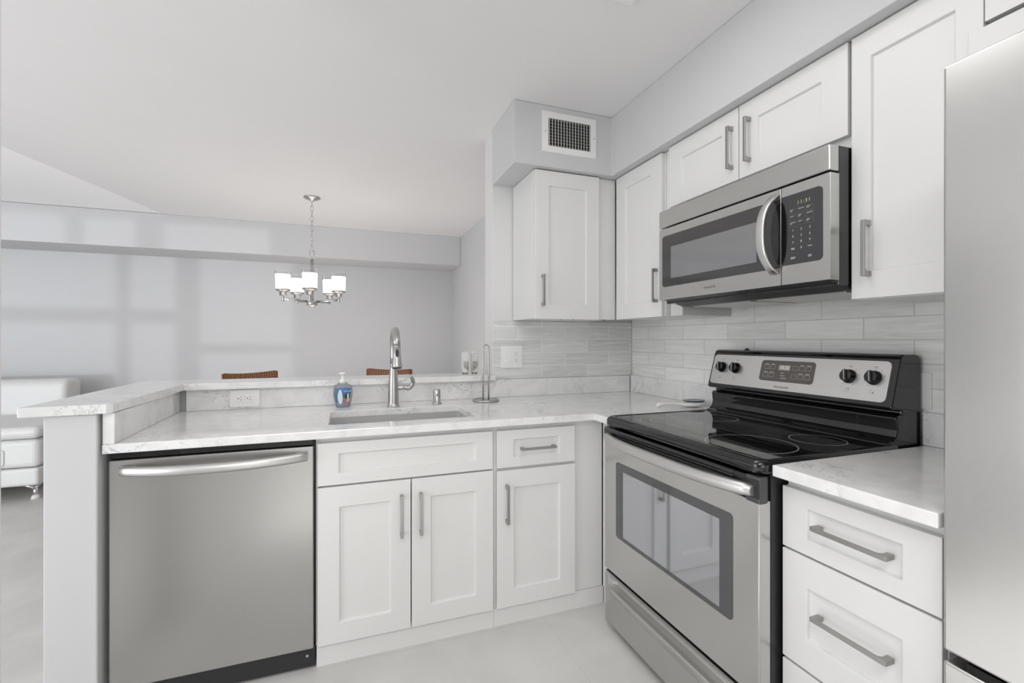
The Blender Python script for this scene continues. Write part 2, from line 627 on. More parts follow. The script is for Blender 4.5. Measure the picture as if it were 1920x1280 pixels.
def pull(F, parent, uc, z0, z1, vertical=True, d=0.02, proj=0.030):
    """flat bar pull whose squared ends turn back to the door"""
    w, t, e = 0.0055, 0.006, 0.019
    L_ = z1 - z0
    prof = [(0, 0), (0, proj), (L_, proj), (L_, 0), (L_ - e + 0.004, 0), (L_ - e + 0.004, proj - t - 0.006), (L_ - e - 0.002, proj - t), (e + 0.002, proj - t), (e - 0.004, proj - t - 0.006), (e - 0.004, 0)]
    mb = MB()
    if vertical:
        mb.loft([[F(uc - w, z0 + a, d + b) for a, b in prof], [F(uc + w, z0 + a, d + b) for a, b in prof]], 0, False)
    else:   # uc is the height here, z0..z1 run along u
        mb.loft([[F(z0 + a, uc - w, d + b) for a, b in prof], [F(z0 + a, uc + w, d + b) for a, b in prof]], 0, False)
    o = mb.build('handle', M['pull'], parent, bevel=0.0012)
    o['label'] = 'satin nickel bar pull'
    return o


def cells(mb, xs, ys, keep, z0, z1, mi=0):
    """slab made of grid cells, closed along every open border"""
    V = {}

    def v(i, j, k):
        if (i, j, k) not in V:
            V[(i, j, k)] = mb.bm.verts.new((xs[i], ys[j], (z0, z1)[k]))
        return V[(i, j, k)]
    for i in range(len(xs) - 1):
        for j in range(len(ys) - 1):
            if not keep(i, j):
                continue
            mb._f([v(i, j, 1), v(i + 1, j, 1), v(i + 1, j + 1, 1), v(i, j + 1, 1)], mi)
            mb._f([v(i, j + 1, 0), v(i + 1, j + 1, 0), v(i + 1, j, 0), v(i, j, 0)], mi)
            for di, dj, a, b in ((-1, 0, (0, 0), (0, 1)), (1, 0, (1, 0), (1, 1)), (0, -1, (0, 0), (1, 0)), (0, 1, (0, 1), (1, 1))):
                ii, jj = i + di, j + dj
                if 0 <= ii < len(xs) - 1 and 0 <= jj < len(ys) - 1 and keep(ii, jj):
                    continue
                mb._f([v(i + a[0], j + a[1], 0), v(i + b[0], j + b[1], 0), v(i + b[0], j + b[1], 1), v(i + a[0], j + a[1], 1)], mi)
    return mb


def text_into(mb, body, size, origin, ex, ey, mi=0, align='CENTER', spacing=1.0):
    """flat lettering: origin = centre of the baseline, ex/ey = unit axes"""
    cu = bpy.data.curves.new('lettering', 'FONT')
    cu.body = body
    cu.size = size
    cu.align_x = align
    cu.align_y = 'CENTER'
    cu.space_character = spacing
    cu.resolution_u = 2
    cu.extrude = 0.00015
    ob = bpy.data.objects.new('lettering', cu)
    me = bpy.data.meshes.new_from_object(ob)
    ex, ey = Vector(ex), Vector(ey)
    ez = ex.cross(ey)
    mt = Matrix((ex, ey, ez)).transposed().to_4x4()
    mt.translation = Vector(origin)
    me.transform(mt)
    k = len(mb.bm.faces)
    mb.bm.from_mesh(me)
    mb.bm.faces.ensure_lookup_table()
    for f in mb.bm.faces[k:]:
        f.material_index = mi
    bpy.data.objects.remove(ob)
    bpy.data.curves.remove(cu)
    bpy.data.meshes.remove(me)


# ------------------------------------------------------------------ room shell
CEIL = 2.397
YB = 2.483      # kitchen back wall face
XR = 1.723      # kitchen right wall face

struct(MB().box(-6.2, 2.0, -3.0, 6.0, -0.08, 0.0).build('floor', M['floor']))

mb = MB()   # kitchen and dining ceiling, up to the slanting edge of light on the living room side
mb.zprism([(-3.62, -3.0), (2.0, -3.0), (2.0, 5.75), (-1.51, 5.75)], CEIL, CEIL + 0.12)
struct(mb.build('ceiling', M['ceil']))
mb = MB()  # living side of the ceiling, its brighter light put into the colour
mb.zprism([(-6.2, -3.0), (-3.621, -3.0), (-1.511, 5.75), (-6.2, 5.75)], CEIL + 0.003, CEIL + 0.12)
struct(mb.build('ceiling_living_lit', M['ceil_lit']))

struct(MB().box(-6.2, 1.40, 5.70, 5.85, 0, CEIL + 0.12).build('wall_far', M['paint']))
struct(MB().box(-6.05, 1.248, 5.20, 5.698, 2.066, CEIL).build('wall_far_beam', M['paint'], bevel=0.004))
struct(MB().box(1.25, 1.40, 2.629, 5.70, 0, CEIL + 0.1).build('wall_dining_right', M['paint']))
struct(MB().box(0.782, 1.85, YB, 2.627, 0, CEIL).build('wall_back', M['paint_white'], bevel=0.003))
struct(MB().box(XR, 1.85, -2.7, YB - 0.002, 0, CEIL).build('wall_right', M['paint_white']))
# half wall that carries the breakfast bar
mb = MB().zprism([(-0.858, 1.766), (-0.727, 1.766), (-0.727, 2.484), (0.781, 2.484), (0.781, 2.627), (-0.858, 2.627)], 0, 0.973)
struct(mb.build('wall_half', M['paint'], bevel=0.004))
# dropped soffit above the wall cabinets
mb = MB().zprism([(0.781, 2.117), (1.341, 2.117), (1.341, -2.68), (1.7225, -2.68), (1.7225, 2.4825), (0.781, 2.4825)], 2.084, CEIL - 0.001)
struct(mb.build('wall_soffit', M['paint'], bevel=0.003))
# wall end at the very left of the view
struct(MB().box(-0.79, -0.678, 1.14, 1.26, 0, CEIL).build('wall_left', M['paint_white'], bevel=0.004))

# room sides behind and left of the camera, with their glazing
XL, YR, YL = -5.8, -2.68, -0.45
mb = MB()
mb.box(-2.3, 1.72, YR - 0.12, YR, 2.15, CEIL)
mb.box(-2.3, -0.9, YR - 0.12, YR, 0, 2.15)
mb.box(1.4, 1.72, YR - 0.12, YR, 0, 2.15)
struct(mb.build('wall_rear', M['paint_white']))
struct(MB().box(-2.42, -2.30, YR - 0.12, YL, 0, CEIL).build('wall_rear_side', M['paint_white']))
mb = MB()
mb.box(XL, -2.42, YL - 0.12, YL, 2.30, CEIL)
mb.box(-2.62, -2.42, YL - 0.12, YL, 0, 2.30)
struct(mb.build('wall_living_rear', M['paint_white']))
struct(MB().box(XL - 0.12, XL, YL - 0.12, 5.7, 0, CEIL).build('wall_living_left', M['paint_white']))


def glazing(name, F, u0, u1, z0, z1, posts, rails, w=0.05):
    mb = MB()
    fbox(mb, F, u0, u1, z0, z0 + w, -0.03, 0.03)
    fbox(mb, F, u0, u1, z1 - w, z1, -0.03, 0.03)
    fbox(mb, F, u0, u0 + w, z0 + w, z1 - w, -0.03, 0.03)
    fbox(mb, F, u1 - w, u1, z0 + w, z1 - w, -0.03, 0.03)
    for a, b in posts:
        fbox(mb, F, a, b, z0 + w, z1 - w, -0.03, 0.03)
    for a, b, c, d in rails:
        fbox(mb, F, a, b, c, d, -0.025, 0.025)
    o = struct(mb.build(name, M['trim']))
    return o


# posts and rails stand where their shadows fall on the far wall (sun heads 0.34 sideways per metre)
SH = 0.34 * (5.70 - (YL - 0.06))
glazing('window_1', FY(YL - 0.06), -5.79, -2.62, 0.02, 2.30,
        [(-2.19 - SH, -2.08 - SH), (-1.68 - SH, -1.48 - SH)],
        [(-5.74, -1.68 - SH, 1.30, 1.44), (-1.48 - SH, -2.64, 0.98, 1.08)])
glazing('door_1', FY(YR - 0.06), -0.9, 1.4, 0.02, 2.15, [(0.20, 0.30)], [])
struct(MB().box(-0.95, 1.45, YR - 0.16, YR - 0.125, 0, 2.2).build('door_1_sun_block', M['trim']))  # unseen slab added to keep the sun off the kitchen cabinets
struct(MB().box(-6.05, 1.248, 5.686, 5.699, 0.0, 0.09).build('baseboard_far', M['trim'], bevel=0.003))

# glazed tile backsplash
o = struct(MB().box(0.786, 1.714, 2.475, 2.4825, 0.978, 1.3115).build('wall_tile_back', M['tile_b']))
o = struct(MB().box(1.715, 1.7225, 0.50, 2.474, 0.90, 1.80).build('wall_tile_right', M['tile_r']))

# ------------------------------------------------------------------ quartz tops
TOP, UND = 0.875, 0.845
mb = MB()
XS = [-0.72, -0.066, 0.523, 1.035, 1.712]
YS = [1.672, 1.775, 1.893, 2.236, 2.474]
cells(mb, XS, YS, lambda i, j: not (i == 1 and j == 2) and not (j == 0 and i < 3), UND, TOP)
tag(mb.build('countertop', M['quartz'], bevel=0.003, origin=(0.5, 2.1, UND)), 'pale quartz countertop with the sink cut into it, running to the tiled corner', 'countertop')
tag(MB().box(-0.688, 1.688, 2.458, 2.4825, TOP + 0.0005, 0.977).build('counter_upstand', M['quartz'], bevel=0.0015), 'long quartz upstand behind the sink and under the tiled back wall', 'upstand')
tag(MB().zprism([(-0.719, 1.777), (-0.688, 1.777), (-0.712, 2.457), (-0.725, 2.457)], TOP + 0.0005, 0.9725).build('counter_upstand', M['quartz'], bevel=0.0015), 'quartz upstand at the left end of the counter, under the bar', 'upstand')
tag(MB().box(1.692, 1.7145, 1.672, 2.4575, TOP + 0.0005, 0.977).build('counter_upstand', M['quartz'], bevel=0.0015), 'quartz upstand on the right wall between corner and range', 'upstand')

tag(MB().box(1.053, 1.712, 0.535, 0.893, UND, TOP).build('countertop', M['quartz'], bevel=0.003, origin=(1.38, 0.7, UND)), 'short pale quartz countertop between the range and the refrigerator', 'countertop')
tag(MB().box(1.692, 1.7145, 0.535, 0.899, TOP + 0.0005, 0.977).build('counter_upstand', M['quartz'], bevel=0.0015), 'short quartz upstand on the right wall beside the refrigerator', 'upstand')

mb = MB().zprism([(-0.906, 1.743), (-0.700, 1.754), (-0.688, 1.768), (-0.688, 2.422), (0.783, 2.422), (0.783, 2.481), (0.780, 2.484), (0.780, 2.66), (-0.905, 2.66), (-0.918, 2.60)], 0.9745, 1.004)
tag(mb.build('bar_countertop', M['quartz'], bevel=0.003, origin=(-0.1, 2.5, 0.9745)), 'raised pale quartz breakfast bar on the half wall', 'countertop')

# ------------------------------------------------------------------ base cabinets, sink run
FR = 1.820   # face frame plane
Fb = FY(FR)


def body(parent, x0, x1, y0, y1, z0, z1):
    return MB().box(x0, x1, y0, y1, z0, z1).build('cabinet_body', M['white'], parent, bevel=0.0015)


c = thing('base_cabinet', 'white shaker sink base cabinet with wide false front above two doors', 'cabinet', (0.235, 2.1, 0))
mb = MB()   # open-topped carcass, so the basin hangs inside
mb.box(-0.106, -0.09, FR, 2.44, 0.078, 0.843)
mb.box(0.562, 0.579, FR, 2.44, 0.078, 0.843)
mb.box(-0.09, 0.562, 2.42, 2.44, 0.078, 0.843)
mb.box(-0.09, 0.562, FR, 2.42, 0.078, 0.095)
mb.box(-0.09, 0.562, FR, FR + 0.018, 0.80, 0.843)
mb.box(-0.09, 0.562, FR, FR + 0.018, 0.64, 0.69)
mb.build('cabinet_body', M['white'], c, bevel=0.001)
MB().box(-0.104, 0.579, FR - 0.001, FR + 0.015, 0.0, 0.077).build('toe_kick', M['white'], c)
shaker(Fb, -0.100, 0.569, 0.668, 0.824, 0.073, 0.041).build('false_front', M['white'], c, bevel=0.0015)
d = shaker(Fb, -0.100, 0.2345, 0.083, 0.661, 0.075, 0.076).build('door', M['white'], c, bevel=0.0015)
pull(Fb, d, 0.199, 0.446, 0.606)
d = shaker(Fb, 0.2385, 0.572, 0.083, 0.661, 0.075, 0.076).build('door', M['white'], c, bevel=0.0015)
pull(Fb, d, 0.273, 0.446, 0.606)

c = thing('base_cabinet', 'narrow white shaker base cabinet with one drawer above one door, by the corner', 'cabinet', (0.77, 2.1, 0))
body(c, 0.580, 1.100, FR, 2.45, 0.078, 0.843)
MB().box(0.580, 1.106, FR - 0.001, FR + 0.015, 0.0, 0.077).build('toe_kick', M['white'], c)
d = shaker(Fb, 0.588, 0.951, 0.668, 0.823, 0.074, 0.040).build('drawer', M['white'], c, bevel=0.0015)
pull(Fb, d, 0.744, 0.690, 0.850, vertical=False)
d = shaker(Fb, 0.588, 0.953, 0.082, 0.655, 0.076, 0.074).build('door', M['white'], c, bevel=0.0015)
pull(Fb, d, 0.629, 0.438, 0.598)

c = thing('corner_filler', 'plain white corner filler panel beside the range', 'cabinet panel', (1.11, 1.75, 0))
MB().box(1.103, 1.70, 1.676, 1.818, 0.078, 0.843).build('filler_panel', M['white'], c, bevel=0.0015)
MB().box(1.108, 1.70, 1.676, 1.817, 0.0, 0.077).build('toe_kick', M['white'], c)

# drawer stack between range and refrigerator
XF = 1.110
Fr = FX(XF)
c = thing('drawer_cabinet', 'white three-drawer base cabinet between range and refrigerator', 'cabinet', (1.4, 0.73, 0))
body(c, XF, 1.70, 0.546, 0.892, 0.078, 0.843)
MB().box(XF + 0.05, 1.66, 0.548, 0.89, 0.0, 0.077).build('toe_kick', M['white'], c)
for z0, z1, rz, hz in ((0.660, 0.818, 0.041, 0.744), (0.369, 0.654, 0.077, 0.524), (0.082, 0.362, 0.077, 0.230)):
    d = shaker(Fr, 0.547, 0.906 if False else 0.8925, z0, z1, 0.064 if False else 0.068, rz).build('drawer', M['white'], c, bevel=0.0015)
    pull(Fr, d, hz, 0.628, 0.796, vertical=False)

# ------------------------------------------------------------------ wall cabinets
UB, UT = 1.3135, 2.0815
c = thing('wall_cabinet', 'white single-door wall cabinet on the back wall under the air vent', 'cabinet', (1.1, 2.32, UB))
body(c, 0.9055, 1.395, 2.170, 2.4745, UB, UT)
Fu = FY(2.168)
d = shaker(Fu, 0.908, 1.281, UB - 0.003, UT - 0.004, 0.077, 0.077).build('door', M['white'], c, bevel=0.0015)
pull(Fu, d, 0.945, 1.378, 1.538)
for x in (1.07, 1.145, 1.335):
    MB().lathe([(0.004, -0.004), (0.004, 0.0)], (x, 2.19, UB - 0.0005), 8).build('shelf_pin', M['black_m'], c)

XU = 1.405
Fu2 = FX(XU)
c = thing('wall_cabinet', 'white single-door wall cabinet in the corner, left of the microwave', 'cabinet', (1.56, 1.93, UB))
body(c, XU, 1.7135, 1.758, 2.167, UB, UT)
d = shaker(Fu2, 1.763, 2.144, UB - 0.001, UT - 0.003, 0.085, 0.075).build('door', M['white'], c, bevel=0.0015)
pull(Fu2, d, 1.793, 1.380, 1.540)

c = thing('filler_strip', 'white filler block beneath the left end of the microwave', 'cabinet panel', (1.5, 1.70, UB))
MB().box(1.43, 1.7135, 1.674, 1.755, UB + 0.001, 2.0).build('filler_block', M['white'], c, bevel=0.001)

c = thing('wall_cabinet', 'short white two-door wall cabinet directly above the microwave', 'cabinet', (1.56, 1.31, 1.80))
body(c, XU, 1.7135, 0.919, 1.672, 1.772, UT)
MB().box(XU + 0.004, 1.43, 1.6725, 1.757, 1.772, UT).build('filler_strip', M['white'], c)
d = shaker(Fu2, 1.319, 1.712, 1.806, UT - 0.002, 0.080, 0.074).build('door', M['white'], c, bevel=0.0015)
pull(Fu2, d, 1.347, 1.853, 2.015)
d = shaker(Fu2, 0.921, 1.315, 1.806, UT - 0.002, 0.080, 0.074).build('door', M['white'], c, bevel=0.0015)
pull(Fu2, d, 1.266, 1.853, 2.015)

c = thing('wall_cabinet', 'tall white single-door wall cabinet between microwave and refrigerator', 'cabinet', (1.56, 0.765, UB))
body(c, XU, 1.7135, 0.618, 0.910, UB + 0.006, UT)
d = shaker(Fu2, 0.6175, 0.9105, UB + 0.008, UT - 0.002, 0.052, 0.076).build('door', M['white'], c, bevel=0.0015)
pull(Fu2, d, 0.862, 1.382, 1.540)

c = thing('wall_cabinet', 'white cabinet above the refrigerator, cut by the frame', 'cabinet', (1.5, 0.2, 1.93))
body(c, XU + 0.012, 1.7135, -0.30, 0.617, 1.93, UT)
shaker(Fu2, 0.16, 0.6155, 1.938, UT - 0.002, 0.076, 0.03).build('door', M['white'], c, bevel=0.0015)
shaker(Fu2, -0.298, 0.156, 1.938, UT - 0.002, 0.076, 0.03).build('door', M['white'], c, bevel=0.0015)
MB().box(1.3765, 1.3842, -0.30, 0.6405, 1.722, 1.9235).build('valance', M['white'], c, bevel=0.001)

# ------------------------------------------------------------------ sink
s = thing('kitchen_sink', 'undermount stainless steel sink basin in the quartz top', 'sink', (0.23, 2.06, 0.63))
mb = MB()
X0, X1, Y0, Y1, ZB, ZT = -0.073, 0.530, 1.887, 2.243, 0.655, 0.8445
t = 0.0015
r1 = rrect(X0, X1, Y0, Y1, 0.012, 3)
r2 = rrect(X0 + 0.004, X1 - 0.004, Y0 + 0.004, Y1 - 0.004, 0.012, 3)
r0 = rrect(X0 - 0.012, X1 + 0.012, Y0 - 0.012, Y1 + 0.012, 0.012, 3)
ro = rrect(X0 - t, X1 + t, Y0 - t, Y1 + t, 0.012, 3)
mb.loft([[(a, b, ZB - 0.004) for a, b in ro], [(a, b, ZT - 0.002) for a, b in ro], [(a, b, ZT - 0.002) for a, b in r0], [(a, b, ZT) for a, b in r0],
         [(a, b, ZT) for a, b in r1], [(a, b, ZB + 0.004) for a, b in r1], [(a, b, ZB) for a, b in r2]], 0, False)
mb.build('basin', M['basin'], s)
MB().lathe([(0.045, 0), (0.043, 0.003), (0.03, 0.003), (0.025, 0.0015)], (0.23, 2.13, ZB + 0.0005), 28).build('drain', M['chrome'], s)

# ------------------------------------------------------------------ faucet
f = thing('kitchen_faucet', 'tall brushed nickel pull-down faucet behind the sink', 'faucet', (0.216, 2.305, TOP))
fx, fy = 0.216, 2.305
MB().lathe([(0.0, 0), (0.031, 0.0), (0.031, 0.005), (0.028, 0.007), (0.0265, 0.02), (0.0255, 0.07), (0.0225, 0.13), (0.0185, 0.175), (0.0165, 0.20), (0.016, 0.215)], (fx, fy, TOP), 32, caps=False).build('faucet_body', M['nickel'], f)
pts = []
rad = []
for k in range(13):
    a = PI * k / 12 * 0.93
    pts.append((fx - 0.003 * k / 12, fy - 0.095 + 0.095 * math.cos(a), 1.155 + 0.092 * math.sin(a)))
    rad.append(0.0172)
pts = [(fx, fy, 1.085), (fx, fy, 1.12)] + pts
rad = [0.0170, 0.0168] + rad
MB().tube(pts, rad, 20).build('spout', M['nickel'], f)
# spray head, hanging from the end of the arc
e0 = Vector(pts[-1])
dr = (Vector(pts[-1]) - Vector(pts[-2])).normalized()
dr = (dr + Vector((0, 0.06, -0.6))).normalized()
hp = [e0 + dr * q for q in (0, 0.004, 0.0045, 0.0075, 0.008, 0.04, 0.07, 0.092, 0.099, 0.1)]
MB().tube(hp, [0.0172, 0.0173, 0.0160, 0.0160, 0.0176, 0.0182, 0.0205, 0.0238, 0.0240, 0.0225], 24).build('spray_head', M['nickel'], f)
MB().tube([e0 + dr * 0.0995, e0 + dr * 0.103], 0.020, 20).build('spray_face', M['black_m'], f)
mb = MB()
ctr = e0 + dr * 0.036
nrm = Vector((0, -1, 0)) - dr * dr.dot(Vector((0, -1, 0)))
nrm.normalize()
sd = dr.cross(nrm)
mb.loft([[ctr + nrm * q + sd * (0.0075 * math.cos(2 * PI * k / 20)) + dr * (0.019 * math.sin(2 * PI * k / 20)) for k in range(20)] for q in (0.010, 0.0202)], 0, False)
mb.build('spray_button', M['black_m'], f, bevel=0.001)
mb = MB().tube([(fx + 0.018, fy, 0.9665), (fx + 0.054, fy - 0.001, 0.9665)], 0.0125, 20)
mb.tube([(fx + 0.0545, fy - 0.001, 0.9665), (fx + 0.066, fy - 0.001, 0.9665)], 0.0125, 20)
mb.build('valve_stem', M['nickel'], f, bevel=0.001)
MB().tube([(fx + 0.064, fy - 0.001, 0.9625), (fx + 0.078, fy - 0.002, 0.9655), (fx + 0.090, fy - 0.004, 0.977), (fx + 0.095, fy - 0.008, 0.993), (fx + 0.091, fy - 0.013, 1.008), (fx + 0.083, fy - 0.018, 1.020), (fx + 0.077, fy - 0.021, 1.027)],
          [0.0125, 0.0130, 0.0120, 0.0105, 0.0090, 0.0080, 0.0078], 16).build('lever', M['nickel'], f)

a = thing('air_gap', 'small brushed nickel air gap cap to the right of the faucet', 'air gap', (0.434, 2.325, TOP))
MB().lathe([(0.0, 0), (0.025, 0), (0.025, 0.006), (0.019, 0.008), (0.0185, 0.070), (0.0165, 0.0745), (0.0, 0.0755)], (0.434, 2.325, TOP), 28, caps=False).build('cap', M['nickel'], a)
MB().lathe([(0.0036, 0), (0.0036, 0.004)], (0.433, 2.3035, TOP + 0.048), 12, axis='Y').build('vent_hole', M['dark'], a)

# paper towel holder
p = thing('paper_towel_holder', 'empty wire paper towel holder on round base by the outlet', 'paper towel holder', (0.70, 2.335, TOP))
cx, cy = 0.70, 2.335
mb = MB()
R_ = 0.066
mb.tube([(cx + R_ * math.cos(2 * PI * k / 40), cy + R_ * math.sin(2 * PI * k / 40), TOP + 0.006) for k in range(40)], 0.0058, 10, closed=True)
mb.lathe([(0.0, 0.0105), (0.058, 0.0085), (0.064, 0.006), (0.058, 0.002), (0.0, 0.001)], (cx, cy, TOP), 40, caps=False)
mb.build('base', M['nickel'], p)
pts = [(cx - 0.0155, cy, TOP + 0.010), (cx - 0.0155, cy, TOP + 0.15), (cx - 0.0155, cy, TOP + 0.285)]
for k in range(1, 12):
    a_ = PI - PI * k / 12
    pts.append((cx + 0.0155 * math.cos(a_), cy, TOP + 0.285 + 0.0165 * math.sin(a_)))
pts += [(cx + 0.0155, cy, TOP + 0.285), (cx + 0.0155, cy, TOP + 0.15), (cx + 0.0155, cy, TOP + 0.010)]
MB().tube(pts, 0.0042, 12).build('wire_loop', M['nickel'], p)

# ------------------------------------------------------------------ soap bottle
sp = thing('soap_bottle', 'pump bottle of liquid hand soap with aquarium label, beside the sink', 'soap bottle', (-0.017, 2.375, TOP))
sx, sy = -0.017, 2.375
prof = [(0.0, 0.0), (0.029, 0.0), (0.0325, 0.004), (0.0345, 0.015), (0.0395, 0.035), (0.0440, 0.058), (0.0450, 0.075), (0.0425, 0.091), (0.034, 0.105), (0.021, 0.113), (0.0165, 0.117), (0.0165, 0.120)]
MB().lathe(prof, (sx, sy, TOP), 36, sy=0.62, caps=False).build('bottle', M['soapclear'], sp)
inner = [(0.0, 0.003), (0.028, 0.003), (0.0310, 0.008), (0.0330, 0.017), (0.0380, 0.036), (0.0425, 0.058), (0.0435, 0.074), (0.0415, 0.088), (0.0, 0.088)]
MB().lathe(inner, (sx, sy, TOP), 36, sy=0.60, caps=False).build('liquid_soap', M['soap_liquid'], sp)


def bottle_pt(ang, h, off):
    r = 0.0
    for (r0_, h0), (r1_, h1) in zip(prof[1:], prof[2:]):
        if h0 <= h <= h1:
            r = r0_ + (r1_ - r0_) * (h - h0) / (h1 - h0 + 1e-9)
    r += off
    return (sx + r * math.sin(ang), sy - (r * math.cos(ang)) * 0.62 - off * 0.3, TOP + h)


def label_patch(mb, a0, a1, h0, h1, off, mi, n=8, m=6, shape=None):
    g = []
    for i in range(n + 1):
        row = []
        for j in range(m + 1):
            u, v = i / n, j / m
            if shape:
                u, v = shape(u, v)
            row.append(mb.bm.verts.new(bottle_pt(a0 + (a1 - a0) * u, h0 + (h1 - h0) * v, off)))
        g.append(row)
    for i in range(n):
        for j in range(m):
            mb._f([g[i][j], g[i + 1][j], g[i + 1][j + 1], g[i][j + 1]], mi, True)


def blob(u, v):     # square to disc
    x, y = 2 * u - 1, 2 * v - 1
    X, Y = x * math.sqrt(1 - y * y / 2), y * math.sqrt(1 - x * x / 2)
    return X / 2 + 0.5, Y / 2 + 0.5


mb = MB()
label_patch(mb, -0.95, 0.85, 0.024, 0.094, 0.0012, 0)
label_patch(mb, -0.95, -0.60, 0.026, 0.092, 0.0016, 1)
label_patch(mb, -0.62, 0.02, 0.016, 0.088, 0.0019, 2, shape=lambda u, v: (blob(u, v)[0] * (1 - 0.35 * v) + 0.2 * v, blob(u, v)[1]))
label_patch(mb, 0.02, 0.85, 0.046, 0.068, 0.0016, 3)
label_patch(mb, 0.06, 0.84, 0.024, 0.046, 0.0017, 5)
label_patch(mb, 0.36, 0.83, 0.026, 0.044, 0.0021, 4, shape=blob)
label_patch(mb, 0.0, 0.38, 0.022, 0.042, 0.0021, 5, shape=blob)
label_patch(mb, 0.22, 0.52, 0.040, 0.066, 0.0022, 6, shape=blob)
label_patch(mb, 0.42, 0.62, 0.040, 0.068, 0.0026, 2, shape=blob)
lb = mb.build('label', [M['lab_blue'], M['lab_teal'], M['lab_white'], M['lab_green'], M['lab_yellow'], M['lab_pink'], M['lab_black']], sp)
mb = MB()
a_ = 0.45
text_into(mb, 'softsoap', 0.0115, bottle_pt(a_, 0.080, 0.0045), (math.cos(a_ * 0.62), math.sin(a_ * 0.62), 0), (0, 0, 1))
mb.build('brand_lettering', M['lab_white'], lb)
MB().lathe([(0.0, 0.116), (0.0175, 0.116), (0.0175, 0.130), (0.014, 0.134), (0.008, 0.136), (0.007, 0.157), (0.010, 0.159), (0.021, 0.161), (0.0215, 0.1645), (0.012, 0.168), (0.0, 0.1685)], (sx, sy, TOP), 28, caps=False).build('pump', M['pump'], sp)
MB().tube([(sx, sy, TOP + 0.1615), (sx + 0.004, sy + 0.02, TOP + 0.162), (sx + 0.006, sy + 0.034, TOP + 0.158)], 0.0045, 10).build('nozzle', M['pump'], sp)

# ------------------------------------------------------------------ two tall shakers on the bar
for (qx, qy, mat, lab) in ((0.655, 2.612, 'silver', 'silver square shaker with branch relief on bar, the one nearer the faucet'),
                           (0.712, 2.612, 'acrylic', 'pale clear square shaker with branch relief on bar, nearest the wall end')):
    z0 = 1.0045
    q = thing('salt_shaker', lab, 'shaker', (qx, qy, z0), 'pair of shakers on the bar')
    MB().box(qx - 0.0175, qx + 0.0175, qy - 0.0175, qy + 0.0175, z0 + 0.006, z0 + 0.118).build('shaker_body', M[mat], q, bevel=0.002)
    for dx in (-0.010, 0.010):
        for dy in (-0.010, 0.010):
            MB().lathe([(0.005, 0), (0.0045, 0.006)], (qx + dx, qy + dy, z0), 10).build('foot', M['engrave'], q)
    for dx in (-0.011, 0.0, 0.011):
        MB().lathe([(0.004, 0), (0.004, 0.007), (0.002, 0.010)], (qx + dx, qy, z0 + 0.118), 10).build('top_peg', M['silver'], q)
    mb = MB()   # half of a seven-branched lamp on each block; together they make the whole
    sgn = -1 if mat == 'silver' else 1
    ex_ = qx - sgn * 0.013
    for k, wd in enumerate((0.008, 0.016, 0.024)):
        pp = [(ex_, qy - 0.0185, z0 + 0.03 - k * 0.006)]
        for t_ in range(0, 7):
            a_ = (t_ / 6) * PI / 2
            pp.append((ex_ + sgn * wd * math.sin(a_), qy - 0.0185, z0 + 0.038 + wd - wd * math.cos(a_) - k * 0.006))
        pp.append((ex_ + sgn * wd, qy - 0.0185, z0 + 0.072))
        mb.tube(pp, 0.0017, 6)
    mb.tube([(ex_, qy - 0.0185, z0 + 0.014), (ex_, qy - 0.0185, z0 + 0.072)], 0.0019, 6)
    mb.build('branch_relief', M['engrave'], q)

# ------------------------------------------------------------------ spoon rest
sr = thing('spoon_rest', 'white ceramic spoon rest with blue glazed bowl, left of the range', 'spoon rest', (1.53, 1.79, TOP))
rings = []
P0, P1 = Vector((1.412, 1.835, TOP)), Vector((1.655, 1.775, TOP))
ax = (P1 - P0).normalized()
sdv = Vector((-ax.y, ax.x, 0))
prof = [(0.0, 0.009, 0.001, 0.020), (0.010, 0.012, 0.001, 0.026), (0.03, 0.0115, 0.010, 0.0255), (0.07, 0.011, 0.012, 0.0235), (0.11, 0.014, 0.009, 0.023), (0.135, 0.028, 0.003, 0.026), (0.165, 0.042, 0.001, 0.030), (0.20, 0.044, 0.001, 0.032), (0.23, 0.030, 0.004, 0.032), (0.246, 0.008, 0.016, 0.030)]
mb = MB()
for s_, w_, zb, zt in prof:
    c0 = P0 + ax * s_
    rings.append([c0 + sdv * (w_ * math.cos(2 * PI * k / 16)) + Vector((0, 0, (zb + zt) / 2 + (zt - zb) / 2 * math.sin(2 * PI * k / 16) * (0.9 if math.sin(2 * PI * k / 16) > 0 else 1))) for k in range(16)])
mb.loft(rings, 0, True)
mb.build('rest_body', M['ceramic'], sr)
mb = MB()
c0 = P0 + ax * 0.190
tilt = Vector((0, 0, 1))
rg = []
for rr, dz in ((1.0, 0.0310), (1.0, 0.0335), (0.93, 0.0335), (0.75, 0.0318), (0.4, 0.0308), (0.02, 0.0305)):
    rg.append([c0 + ax * (0.054 * rr * math.cos(2 * PI * k / 28)) + sdv * (0.041 * rr * math.sin(2 * PI * k / 28)) + Vector((0, 0, dz)) for k in range(28)])
mb.loft(rg, 0, True)
mb.build('glazed_bowl', M['ceramic_blue'], sr)


# ------------------------------------------------------------------ outlets
def receptacle(F, parent, uc, zc, horiz=False):
    """pair of three-pin sockets drawn as shallow dark slots"""
    for s_ in (-1, 1):
        mb = MB()
        for (du, dz, w_, h_) in ((-0.0065, 0.004, 0.0018, 0.0075), (0.0065, 0.004, 0.0018, 0.006), (0.0, -0.0075, 0.0045, 0.0045)):
            if horiz:
                u, z = uc + s_ * 0.0195 + dz, zc + du
                a_, b_ = h_ / 2, w_ / 2
            else:
                u, z = uc + du, zc + s_ * 0.0195 + dz
                a_, b_ = w_ / 2, h_ / 2
            fbox(mb, F, u - a_, u + a_, z - b_, z + b_, 0.0089, 0.0094)
        mb.build('socket_slot_print', M['dark'], parent)


